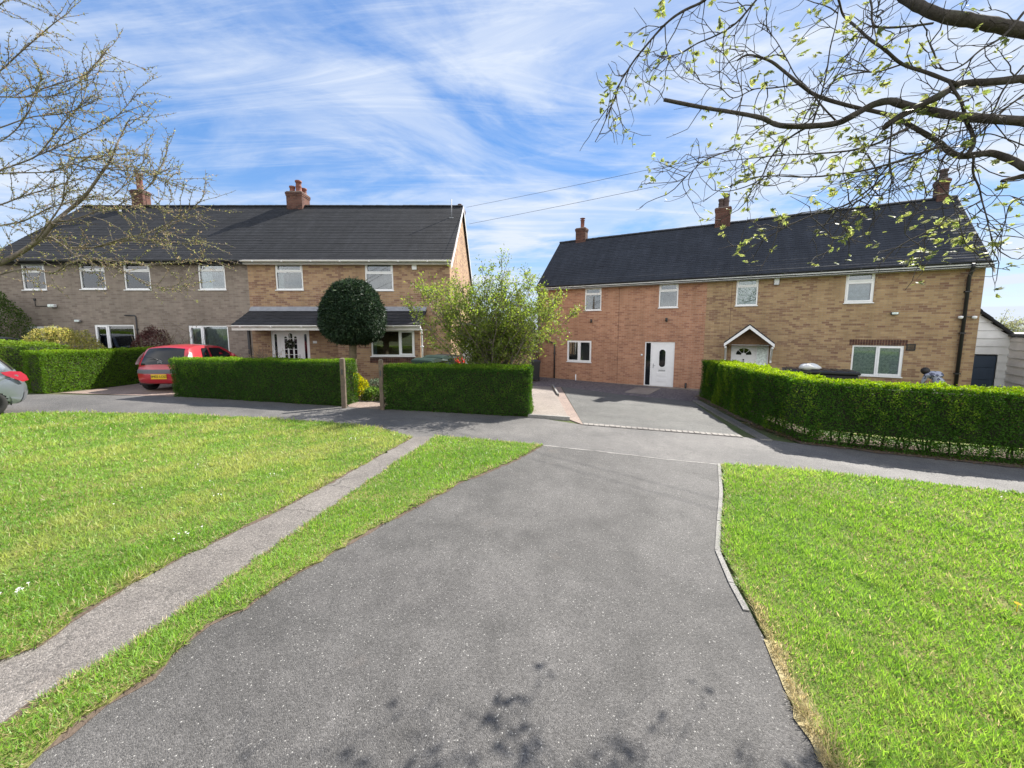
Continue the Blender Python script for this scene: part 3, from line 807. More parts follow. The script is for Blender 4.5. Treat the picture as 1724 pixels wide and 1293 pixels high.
# white front door with two side lights
x0, x1, z0, z1 = dq; y = .03
mb = MB(); ringbox(mb, x0+.003, x1-.003, z0, z1-.003, .05, y, y+.07)
dw = .86; c = (x0+x1)/2; l, r = c-dw/2, c+dw/2
mb.box(l-.06, l, y+.002, y+.068, z0+.05, z1-.053); mb.box(r, r+.06, y+.002, y+.068, z0+.05, z1-.053)
fr = mb.build('door_frame', M['upvc'], B.e)
for (a, b) in ((x0+.05, l-.06), (r+.06, x1-.05)):
    mb = MB(); mb.box(a, b, y+.012, y+.055, z0+.05, z1-.053); sl = mb.build('side_panel', M['upvc'], B.e)
    mb = MB(); poly_plate(mb, archpts((a+b)/2, z0+.25, z1-.25, .10, both=True), y+.004, y+.01); mb.build('pane', M['glass_dark'], sl)
mb = MB(); mb.cbox(l+.004, r-.004, y+.008, y+.06, z0+.03, z1-.056, .004); dr = mb.build('door', M['upvc'], B.e)
mb = MB()
for i, xx in enumerate((c-.2, c, c+.2)): poly_plate(mb, archpts(xx, z0+.3, z1-.35+(.13 if i == 1 else 0), .15 if i == 1 else .11), y+.002, y+.007)
mb.build('pane', M['glass_dark'], dr)
mb = MB()
for zz in np.arange(z0+.45, z1-.4, .22): mb.box(c-.26, c+.26, y-.003, y+.0015, zz, zz+.02)
mb.build('glazing_bar', M['upvc'], dr)
handle(dr, r-.08, z0+1.02, y+.008, -1)
mb = MB(); mb.cbox(x0-.1, x1+.1, -.5, .0, -.2, .055, .01); mb.build('doorstep', M['concrete'], B.e)
x_, z_ = B.L(530.5, 576); mb = MB(); mb.cbox(x_-.08, x_+.08, -.02, 0, z_-.05, z_+.05, .004); mb.build('number_plaque', M['white_paint'], B.e)
# wreath on the door
w = empty('wreath', B.e.matrix_basis @ Vector((c, y-.03, z0+1.52)), 0); w.location = (B.O.x+c, B.O.y+y-.035, B.O.z+z0+1.55); tag(w, 'round dark twig wreath hanging on the white front door of the porch', 'wreath')
n = 1400; t = rng.uniform(0, 6.283, n); rr = .13+rng.normal(0, .022, n); yy = rng.normal(0, .02, n)
Pp = np.stack([rr*np.cos(t), yy-.01, rr*np.sin(t)], 1); D = np.stack([-np.sin(t), rng.normal(0, .5, n), np.cos(t)], 1)+rng.normal(0, .5, (n, 3))
V, F = leaf_arrays(Pp, D, rng.normal(size=(n, 3)), .05, .02)
tn = np.where(rng.random((n, 1)) < .15, np.array([[.6, .58, .5]]), np.array([[.03, .04, .022]])*rng.uniform(.5, 2, (n, 1)))
np_mesh('twig_ring', V, F, M['needle'], w, np.repeat(tn, 4, 0))
mb = MB(); mb.box(-.012, .012, -.004, .004, .13, .42); mb.build('ribbon', M['white_paint'], w)

# ---- right pair
ANG = R(-30.0); zbR = EYE-2.80
d = ray(905, 637); t = 2.80/-d.z; OR = Vector((d.x*t, d.y*t, zbR))
A = Semi('orange_brick_house', OR, ANG, 'orange brick semi with white front door at the head of the tarmac drive', 'brick semi-detached houses')
WA = A.L(1186.5, 560)[0]; WT = A.L(1651, 520)[0]
ezR = (A.L(960, 484)[1]+A.L(1640, 443.5)[1])/2
HR = 3.15
rzR = (A.L(953, 407, HR)[1]+A.L(1632, 328, HR)[1])/2
print('RIGHT WA %.2f WT %.2f eaves %.2f %.2f ridge %.2f %.2f' % (WA, WT, A.L(960, 484)[1], A.L(1640, 443.5)[1], A.L(953, 407, HR)[1], A.L(1632, 328, HR)[1]), 'ridge x', A.L(953, 407, HR)[0], A.L(1632, 328, HR)[0])
uR = Vector((math.cos(ANG), math.sin(ANG), 0))
C = Semi('buff_brick_house', OR+uR*WA, ANG, 'yellow buff brick semi with small gabled door canopy behind the tall right hedge', 'brick semi-detached houses')
WC = WT-WA
aw = [(A.rect(984.3, 1012.9, 483.5, 522.8, 0, -1), dict(trans=[.70], opener=(1,), cover='left', cover_mat='timber_warm', drop=.35)), (A.rect(1108.6, 1143, 475.5, 518.3, 0, -1), dict(trans=[.68], opener=(1,), cover='sides', cover_mat='blind_grey')),
      (A.rect(954.9, 995, 573, 610.2, 0, 1), dict(mull=[.5], opener=(0, 1), cover='slats', cover_mat='blind_grey'))]
adq = A.rect(1086, 1133, 575.2, 651, 0, 1)
adq = (adq[0], adq[1], -.02, adq[3])
cw = [(C.rect(1238, 1278, 467.4, 514.9, 0, -1), dict(trans=[.70], opener=(1,), cover='film', cover_mat='frost', drop=.98)), (C.rect(1421, 1475, 456, 510.3, 0, -1), dict(trans=[.68], opener=(0, 1), cover='blind', cover_mat='net', drop=.98)),
      (C.rect(1435.5, 1517, 581, 635, 0, 1), dict(mull=[.5], opener=(1,), cover='film', cover_mat='frost', drop=.98))]
cdq = C.rect(1231.7, 1289.6, 576.8, 657, 0, 1); cdq = (cdq[0], cdq[1], -.02, cdq[3])
print('doors', adq, cdq, [tuple(round(v, 2) for v in q) for q, _ in aw+cw])
semi_shell(A, WA, 2*HR, ezR, rzR, [q for q, _ in aw]+[adq], 'brick_orange', 'tile_right', True, False, zb=-.5)
semi_shell(C, WC, 2*HR, ezR, rzR, [q for q, _ in cw]+[cdq], 'brick_buff', 'tile_right', False, True, zb=-.8)
for q, kw in aw: window(A, *q, **kw)
for q, kw in cw: window(C, *q, **kw)
for hs, w_, a0 in ((A, WA, -.08), (C, WC, 0)):
    mb = MB(); mb.box(a0, w_+(.08 if hs is C else 0), -.245, -.215, ezR-.14, ezR+.0); mb.box(a0, w_+(.08 if hs is C else 0), -.213, -.003, ezR-.14, ezR-.11); mb.build('fascia', M['upvc'], hs.e)
    gutter(hs, a0-.02, w_+(.1 if hs is C else -.01), -.300, ezR+.06, 'black_plastic', 'gutter', .048)
    mb = MB(); zz = rng.uniform(0, 1); xj = w_*.535 if hs is A else w_*.115
    mb.box(xj-.006, xj+.006, -.002, .0, -.1, ezR-.15); mb.build('expansion_joint', M['brick_stack'], hs.e)
x = WC+.125; k = (rzR-ezR)/HR; mb = MB()
for s_ in (0, 1):
    ya, za = (-.28 if s_ == 0 else 2*HR+.28), ezR-.02-k*.18; yb_, zb_ = HR, rzR
    mb.add([(x-.03, ya, za-.15), (x-.03, yb_, zb_-.15), (x-.03, yb_, zb_-.01), (x-.03, ya, za-.01), (x, ya, za-.15), (x, yb_, zb_-.15), (x, yb_, zb_-.01), (x, ya, za-.01)],
           [(0,1,2,3),(7,6,5,4),(0,4,5,1),(3,2,6,7),(0,3,7,4),(1,5,6,2)])
mb.build('bargeboard', M['white_paint'], C.e)
# plinth strip along the foot of A
mb = MB(); mb.cbox(-.1, WA, -.16, -.003, -.3, .04, .01); mb.build('plinth', M['concrete'], A.e)
# A: door with side light
x0, x1, z0, z1 = adq; y = .03
mb = MB(); ringbox(mb, x0+.003, x1-.003, z0+.03, z1-.003, .05, y, y+.07); l = x0+.33; mb.box(l-.055, l, y+.002, y+.068, z0+.08, z1-.053)
fr = mb.build('door_frame', M['upvc'], A.e)
mb = MB(); mb.box(x0+.05, l-.055, y+.035, y+.042, z0+.08, z1-.053); mb.build('side_light', M['glass_dark'], fr)
mb = MB(); mb.cbox(l+.004, x1-.055, y+.006, y+.058, z0+.085, z1-.056, .004)
ringbox(mb, l+.004, x1-.055, z0+.085, z1-.056, .06, y-.002, y+.0055)
dr = mb.build('door', M['upvc'], A.e); c = (l+x1-.05)/2
mb = MB(); poly_plate(mb, archpts(c, z0+.92, z1-.30, .38, 14, both=False), y-.008, y-.001); mb.build('pane_surround', M['upvc'], dr)
mb = MB(); poly_plate(mb, archpts(c, z0+.98, z1-.36, .27, 14, both=True), y-.014, y-.009); mb.build('pane', M['glass_dark'], dr)
mb = MB(); mb.cbox(c-.15, c+.15, y-.006, y+.005, z0+.78, z0+.85, .003); mb.build('letterbox', M['metal'], dr)
mb = MB()
for zz in (z0+.28, z0+.55): mb.cbox(c-.22, c+.22, y-.004, y+.005, zz, zz+.17, .004)
mb.build('door_panel', M['upvc'], dr)
handle(dr, l+.08, z0+1.02, y+.006, 1)
mb = MB(); mb.cbox(x0-.15, x1+.12, -.45, -.17, -.2, .0, .012); mb.build('doorstep', M['concrete'], A.e)
def walllamp(hs, px, py):
    x, z = hs.L(px, py); mb = MB(); mb.lathe([(.045, -.09), (.05, -.08), (.05, .08), (.045, .09)], (x, -.10, z), 12); mb.box(x-.02, x+.02, -.06, 0, z-.025, z+.025); return mb.build('wall_lamp', M['black_plastic'], hs.e)
walllamp(A, 996.3, 540.4); walllamp(A, 1122.6, 538.5)
x, z = A.L(1080.4, 597.5); mb = MB(); mb.lathe([(.045, -.03), (.05, -.02), (.05, .0)], (x, 0, z), 14, 'y'); mb.build('doorbell', M['white_paint'], A.e)
xa_, za_ = A.L(911.5, 566.4); xb_, zb_ = A.L(934.6, 578.7)
pipe(A, [(.1, -.30, ezR-.02), (.1, -.07, ezR-.4), (.1, -.07, za_), (xb_, -.07, zb_), (xb_, -.07, .0)], .038, 'black_plastic')
x, z = A.L(972.5, 640); mb = MB(); mb.tube([(x, -.3, -.15), (x, -.3, .40)], .03, 8); mb.build('vent_pipe', M['white_paint'], A.e)
x, z = A.L(1154.5, 650); mb = MB(); mb.tube([(x, -.09, -.1), (x, -.09, .28)], .045, 8); mb.build('drain_pipe', M['black_plastic'], A.e)
# brick arch course above A's door
mb = MB()
for i in range(int((adq[1]-adq[0]+.3)/.078)): xx = adq[0]-.15+i*.078; mb.box(xx, xx+.068, -.007, 0, adq[3]+.01, adq[3]+.22)
mb.build('soldier_course', M['brick_orange'], A.e)
mb = MB(); q = cw[2][0]
for i in range(int((q[1]-q[0]+.2)/.078)):
    xx = q[0]-.1+i*.078; mb.box(xx, xx+.066, -.007, 0, q[3]+.01, q[3]+.22)
mb.build('soldier_course', M['brick_stack'], C.e)
# chimneys
def rx(hs, px, py): return hs.L(px, py, HR)[0]
a_ = max(rx(A, 970, 390), .0); b_ = rx(A, 987, 390); zt = A.L(978, 386, HR)[1]
chimney(A, a_+.05, b_+.02, HR-.2, HR+.22, rzR-.8, zt, [((a_+b_)/2+.06, HR+.05, .13, .62, 'cowl')], 'terracotta')
a_, b_ = rx(C, 1204.5, 365), rx(C, 1234, 365); zt = C.L(1220, 352, HR)[1]
chimney(C, a_, b_-.1, HR-.25, HR+.3, rzR-.8, zt, [(a_+.22, HR+.0, .13, .48, 'tall'), (b_-.33, HR+.05, .145, .68, 'tall')], 'pot_dark')
a_, b_ = rx(C, 1573, 315), rx(C, 1600, 315); zt = C.L(1588, 304.5, HR)[1]
chimney(C, a_+.05, b_-.08, HR-.2, HR+.25, rzR-.8, zt, [((a_+b_)/2, HR+.02, .14, .42, 'tall')], 'pot_dark')
# C: downpipe, cameras, alarm, light, vent
xd, zd = C.L(1634, 450, -.07); xd2 = C.L(1612.6, 636, -.07)[0]
pipe(C, [(xd, -.3, ezR), (xd, -.26, ezR-.12), (xd, -.08, ezR-.4), (xd, -.08, -.2)], .052, 'black_plastic')
for px_ in (1617.4, 1640.7):
    x, z = C.L(px_, 534, -.1); mb = MB(); mb.lathe([(.0, -.06), (.055, -.045), (.065, 0), (.06, .035), (0, .045)], (x, -.10, z), 12); o = mb.build('security_camera', M['upvc'], C.e)
    mb = MB(); mb.box(min(x, xd), max(x, xd), -.035, -.015, z+.01, z+.03); mb.box(x-.02, x+.02, -.06, 0, z-.0, z+.04); mb.build('bracket', M['dark_metal'], o)
x0, z0 = C.L(1303, 467.5); x1, z1 = C.L(1312, 480); mb = MB(); mb.cbox(x0, x1, -.08, 0, z1, z0, .02); o = mb.build('alarm_box', M['metal'], C.e)
mb = MB(); mb.cbox(x0+.03, x1-.03, -.09, -.081, z1+.08, z0-.04, .004); mb.build('alarm_cover', M['white_paint'], o)
x, z = C.L(1505, 528); floodlight(C, x, z, 'dark_metal', s=.8)
x, z = C.L(1533.4, 584.5); mb = MB(); ringbox(mb, x-.12, x+.12, z-.12, z+.12, .025, -.03, 0)
for i in range(6): mb.box(x-.095, x+.095, -.022, -.004, z-.09+i*.032, z-.075+i*.032)
mb.build('air_vent', M['black_plastic'], C.e)
# C: door and canopy
x0, x1, z0, z1 = cdq; y = .03
mb = MB(); ringbox(mb, x0+.003, x1-.003, z0+.03, z1-.003, .05, y, y+.07); r = x0+(x1-x0)*.66; mb.box(r, r+.05, y+.002, y+.068, z0+.08, z1-.053); fr = mb.build('door_frame', M['upvc'], C.e)
mb = MB(); mb.box(r+.05, x1-.05, y+.03, y+.04, z0+.08, z1-.053); mb.build('side_light', M['frost'], fr)
mb = MB(); mb.cbox(x0+.055, r-.004, y+.006, y+.058, z0+.085, z1-.056, .004); dr = mb.build('door', M['upvc'], C.e); c = (x0+.05+r)/2
mb = MB()
for i in range(4):  # half-moon fan light
    t0, t1 = math.pi*(i+.06)/4, math.pi*(i+.94)/4; ro, ri = .29, .10
    pts = [(c+ro*math.cos(t0+(t1-t0)*j/5), z1-.52+ro*math.sin(t0+(t1-t0)*j/5)) for j in range(6)]+[(c+ri*math.cos(t1), z1-.52+ri*math.sin(t1)), (c+ri*math.cos(t0), z1-.52+ri*math.sin(t0))]
    poly_plate(mb, pts[::-1], y-.002, y+.004)
mb.build('pane', M['glass_dark'], dr)
mb = MB(); mb.lathe([(.0, -.03), (.03, -.025), (.03, 0)], (c, y+.006, z1-.72), 10, 'y'); mb.tube([(c, y-.025, z1-.72), (c, y-.03, z1-.84)], .012, 6); mb.build('knocker', M['dark_metal'], dr)
handle(dr, x0+.14, z0+1.0, y+.006, 1)
yc = -.75; ax, az = C.L(1260.7, 545.5, yc); lx, lz = C.L(1219, 577, yc); rx_, rz_ = C.L(1304.5, 577, yc); zlow = (lz+rz_)/2; cx_ = (lx+rx_)/2
mb = MB()
for sx, ex in ((-1, lx), (1, rx_)):
    th = .05
    for i in range(5):
        a, b = i/5, (i+1)/5
        p0 = (ex+(cx_-ex)*a, zlow+(az-zlow)*a+.02); p1 = (ex+(cx_-ex)*b, zlow+(az-zlow)*b)
        mb.add([(p0[0], yc, p0[1]), (p1[0], yc, p1[1]), (p1[0], 0, p1[1]), (p0[0], 0, p0[1]), (p0[0], yc, p0[1]-th), (p1[0], yc, p1[1]-th), (p1[0], 0, p1[1]-th), (p0[0], 0, p0[1]-th)],
               [(0,1,2,3),(7,6,5,4),(0,4,5,1),(2,6,7,3),(0,3,7,4),(1,5,6,2)])
cv = mb.build('door_canopy', M['tile_leanto'], C.e)
mb = MB()
for ex in (lx, rx_):
    s_ = 1 if ex > cx_ else -1
    mb.add([(ex, yc-.02, zlow-.17), (ex, yc-.02, zlow-.045), (cx_, yc-.02, az-.05), (cx_, yc-.02, az-.19), (ex, yc+.01, zlow-.17), (ex, yc+.01, zlow-.045), (cx_, yc+.01, az-.05), (cx_, yc+.01, az-.19)],
           [(0,1,2,3),(7,6,5,4),(0,4,5,1),(1,5,6,2),(3,2,6,7),(0,3,7,4)])
    mb.box(ex-.05*(s_ > 0)-.0, ex+.05*(s_ < 0), yc, -.005, zlow-.16, zlow-.06)
mb.build('canopy_fascia', M['upvc'], cv)
mb = MB(); mb.add([(lx+.1, -.02, zlow-.1), (rx_-.1, -.02, zlow-.1), (cx_, -.02, az-.1)], [(0, 1, 2)]); mb.add([(lx+.1, yc+.05, zlow-.14), (rx_-.1, yc+.05, zlow-.14), (rx_-.1, -.01, zlow-.14), (lx+.1, -.01, zlow-.14)], [(0, 1, 2, 3)])
mb.build('canopy_lining', M['timber_warm'], cv)
for ex in (lx+.06, rx_-.06):
    mb = MB(); mb.cbox(ex-.035, ex+.035, -.07, -.004, zlow-.85, zlow-.165, .005); mb.cbox(ex-.035, ex+.035, yc+.02, -.075, zlow-.235, zlow-.165, .005)
    mb.add([(ex-.03, -.07, zlow-.75), (ex+.03, -.07, zlow-.75), (ex+.03, yc+.1, zlow-.24), (ex-.03, yc+.1, zlow-.24), (ex-.03, -.07, zlow-.65), (ex+.03, -.07, zlow-.65), (ex+.03, yc+.2, zlow-.24), (ex-.03, yc+.2, zlow-.24)],
           [(0,1,2,3),(7,6,5,4),(0,3,7,4),(1,5,6,2)])
    mb.build('canopy_bracket', M['upvc'], cv)

# slate chippings strip and stepping slab before A, soil under the right hedge
def LW(hs, x, y, z=0): return hs.O+hs.u*x+hs.n*y
q = [LW(A, -1.2, -.17), LW(A, WA+.3, -.17)]
sheet('gravel_strip', [tuple(q[0])[:2], tuple(q[1])[:2], gp(1172, 676)[:2], gp(1130, 673)[:2], gp(1040, 665)[:2], gp(945, 652)[:2], gp(893, 653)[:2]], .006, M['gravel'])
sheet('doorstep_slab', P((1051, 661), (1092, 665), (1112, 654.5), (1072, 652.5)), .02, M['concrete'], skirt=.05)
# ------------------------------------------------------------------ outbuildings between and beside the houses
YG = 20.0
gx0, gx1 = at(752, 600, YG).x, at(896.5, 600, YG).x; gz = zg(-1, YG)-.05
e = empty('brick_garage', (gx0, YG, gz)); tag(e, 'flat roofed brick garage with white door half hidden behind the big loose shrub', 'garage')
W_ = gx1-gx0; top = at(820, 549, YG).z-gz
d0, d1 = at(757, 590, YG).x-gx0, at(835, 590, YG).x-gx0
mb = MB(); wall_open(mb, 0, W_, -.4, top, [(d0, d1, -.02, 2.1)], 0, .12)
mb.quad((W_, 0, -.4), (W_, 5, -.4), (W_, 5, top), (W_, 0, top)); mb.quad((0, 5, -.4), (0, 0, -.4), (0, 0, top), (0, 5, top)); mb.quad((W_, 5, -.4), (0, 5, -.4), (0, 5, top), (W_, 5, top))
mb.build('wall', M['brick_brown'], e)
mb = MB(); mb.cbox(-.12, W_+.1, -.15, 5.1, top+.002, top+.16, .02); mb.build('roof', M['lead'], e)
mb = MB(); mb.box(d0+.01, d1-.01, .05, .09, 0, 2.09)
for i in range(7): mb.cbox(d0+.06+i*(d1-d0-.1)/7, d0+.03+(i+1)*(d1-d0-.1)/7, .035, .049, .08, 2.0, .006)
dr = mb.build('door', M['upvc'], e); handle(dr, (d0+d1)/2, 1.0, .035)

e = empty('garden_gate', (gx1+.03, 21.45, zg(1, 20.7)-.1)); tag(e, 'dark red boarded gate in the gap between the two pairs of houses', 'gate')
w_ = .40; M['red_board'] = plain('dark_red_board', (.075, .012, .012), .7, var=.25)
mb = MB()
for i in range(4): mb.cbox(i*w_/4, (i+1)*w_/4-.008, -.02, .02, .06, 2.0, .004)
dr = mb.build('board_panel', M['red_board'], e)
mb = MB(); mb.cbox(-.0, w_, .021, .06, .3, .42, .006); mb.cbox(0, w_, .021, .06, 1.6, 1.72, .006); mb.build('rail', M['red_board'], dr)

def wheelie_bin(loc, rz, mat, label, group=None, s=(.58, .72, 1.06)):
    e = empty('wheelie_bin', loc, rz); tag(e, label, 'bin', group); w, d, h = s
    mb = MB(); a, b = .82, 1.0
    v = [(x*w/2*k, y*d/2*k, z) for z, k in ((.10, a), (h*.9, b), (h*.9, b*1.05), (h*.97, b*1.06)) for x, y in ((-1, -1), (1, -1), (1, 1), (-1, 1))]
    f = [(3, 2, 1, 0), (12, 13, 14, 15)]+[(4*i+j, 4*i+(j+1) % 4, 4*i+4+(j+1) % 4, 4*i+4+j) for i in range(3) for j in range(4)]
    mb.add(v, f); mb.build('body', mat, e)
    mb = MB(); W2, D2 = w*.56, d*.57; n = 6; v = []
    for j in range(n+1):
        t = j/n; y = -D2+2*D2*t; z = h*.975+.085*math.sin(math.pi*min(t*1.25+.08, 1))
        v += [(-W2, y, h*.95), (-W2*.97, y, z), (-W2*.4, y, z+.012), (W2*.4, y, z+.012), (W2*.97, y, z), (W2, y, h*.95)]
    f = [(6*j+i, 6*j+i+1, 6*j+7+i, 6*j+6+i) for j in range(n) for i in range(5)]+[tuple(range(6))[::-1], tuple(range(6*n, 6*n+6))]
    mb.add(v, f)
    for i in range(5): mb.box(-W2*.8+i*W2*.38, -W2*.8+i*W2*.38+.04, -D2-.006, -D2+.06, h*.96, h*1.0)
    l = mb.build('lid', mat, e)
    mb = MB(); mb.tube([(-w*.42, d*.6, h*.9), (w*.42, d*.6, h*.9)], .018, 8); mb.build('handle', mat, e)
    for sx in (-1, 1):
        mb = MB(); mb.lathe([(.0, -.03), (.09, -.03), (.1, -.02), (.1, .02), (.09, .03), (0, .03)], (sx*w*.46, d*.42, .1), 14, 'x'); mb.build('wheel', M['black_plastic'], e)
    return e
M['bin_green'] = plain('dark_green_plastic', (.018, .042, .034), .42, var=.1)
for (px_, Y, tone, lab) in ((724, 12.9, 'bin_green', 'dark green wheelie bin with ribbed lid, nearest of the three behind the second hedge'),
                            (741, 13.75, 'bin_green', 'dark green wheelie bin in the middle of the three behind the second hedge'),
                            (756, 14.7, 'black_plastic', 'black wheelie bin farthest back of the three behind the second hedge')):
    q = at(px_, 620, Y); wheelie_bin((q.x, Y, zg(q.x, Y)), R(-24), M[tone], lab, 'wheelie bins in the brown house garden', (.74, .8, 1.3 if Y < 13 else 1.36))
q = at(900, 640, 19.2); wheelie_bin((q.x, 19.2, zg(q.x, 19.2)), R(0), M['black_plastic'], 'black wheelie bin standing before the dark red gate', None, (.5, .6, 1.0))

# white clad garage right of the buff house
yq = 2.5
xa_ = WC+.02; xb_ = C.L(1698, 600, yq)[0]; za_ = C.L(1652, 529, yq)[1]; zb_ = C.L(1704, 566.5, yq)[1]; zdoor = C.L(1665, 598.7, yq)[1]
o_ = C.O+C.u*xa_+C.n*yq
e = empty('clad_garage', o_, ANG); tag(e, 'white board clad garage with dark blue door beside the buff house', 'garage')
W_ = xb_-xa_; k0 = C.L(1652, 529, yq)[0]-xa_
def zroof(x): return za_+(zb_-za_)*(x-k0)/(W_-k0)
mb = MB(); zs = np.arange(-.6, zroof(0)+.2, .30)
def boards(mb, P0, U, W, zfun, z0, N, open_=None):
    """lapped boards on a vertical wall"""
    zz = z0
    while zz < max(zfun(0), zfun(W)):
        xs0, xs1 = 0.0, W
        z1 = zz+.295
        segs = [(xs0, xs1)]
        if open_ and zz < open_[2]-.02: segs = [(xs0, open_[0]), (open_[1], xs1)]
        for a, b in segs:
            if b-a < .02: continue
            n = 6
            for i in range(n):
                x0, x1 = a+(b-a)*i/n, a+(b-a)*(i+1)/n
                t0, t1 = min(z1, zfun(x0)), min(z1, zfun(x1))
                if t0 <= zz and t1 <= zz: continue
                t0, t1 = max(t0, zz), max(t1, zz)
                lo, hi = .040, .004
                p = lambda x, z, o: tuple(Vector(P0)+Vector(U)*x+Vector(N)*o+Vector((0, 0, z)))
                mb.quad(p(x0, zz, lo), p(x1, zz, lo), p(x1, t1, hi), p(x0, t0, hi)); mb.quad(p(x0, zz, -.0), p(x1, zz, -.0), p(x1, zz, lo), p(x0, zz, lo))
        zz += .30
boards(mb, (0, 0, 0), (1, 0, 0), W_, zroof, -.6, (0, -1, 0), (.04, W_-.28, zdoor))
wy = -4.0
boards(mb, (W_, 0, 0), (0, -1, 0), 4.0, lambda x: zb_-.03, -1.0, (-1, 0, 0))
mb.quad((W_, -4, -1.2), (W_+4, -4, -1.2), (W_+4, -4, zb_), (W_, -4, zb_)); mb.quad((W_+4, -4, -1.2), (W_+4, 5, -1.2), (W_+4, 5, zb_), (W_+4, -4, zb_)); mb.quad((0, 5, -.6), (0, 0, -.6), (0, 0, za_), (0, 5, za_)); mb.quad((W_+4, 5, -1), (0, 5, -1), (0, 5, zb_), (W_+4, 5, zb_))
mb.build('wall', M['white_paint'], e)
mb = MB(); 
for i in range(6):
    x0, x1 = -.02+(W_+.05)*i/6, -.02+(W_+.05)*(i+1)/6
    v = [(x, y, zroof(x)+o+(0.03 if x == x0 else 0)*0) for x in (x0, x1) for y in (-.18, 5.2) for o in (.005, .10+.025*(x == x1))]
    mb.add(v, [(0, 2, 6, 4), (1, 5, 7, 3), (0, 4, 5, 1), (2, 3, 7, 6), (4, 6, 7, 5)])
mb.build('roof', M['tile_left'], e)
mb = MB(); mb.cbox(W_-.09, W_+4.1, -4.1, 5.1, zb_+.0, zb_+.11, .015); mb.build('flat_roof', M['dark_metal'], e)
M['blue_door'] = plain('dark_blue_door', (.028, .048, .085), .5, var=.08)
mb = MB(); zb0 = -.6
mb.box(.05, W_-.29, .03, .07, zb0, zdoor-.01)
k = 5
for i in range(k): mb.cbox(.07, W_-.31, .012, .029, zb0+(zdoor-zb0)*i/k+.012, zb0+(zdoor-zb0)*(i+1)/k-.012, .006)
dr = mb.build('door', M['blue_door'], e); handle(dr, W_*.45, .5, .012)

# ------------------------------------------------------------------ planting
def rc(n, base, var=.25, alts=()):
    c = np.array(base)[None]*rng.uniform(1-var, 1+var, (n, 1))*rng.uniform(.92, 1.08, (n, 3))
    for p, col in alts:
        m = rng.random(n) < p; c[m] = np.array(col)*rng.uniform(1-var, 1+var, (m.sum(), 1))
    return c

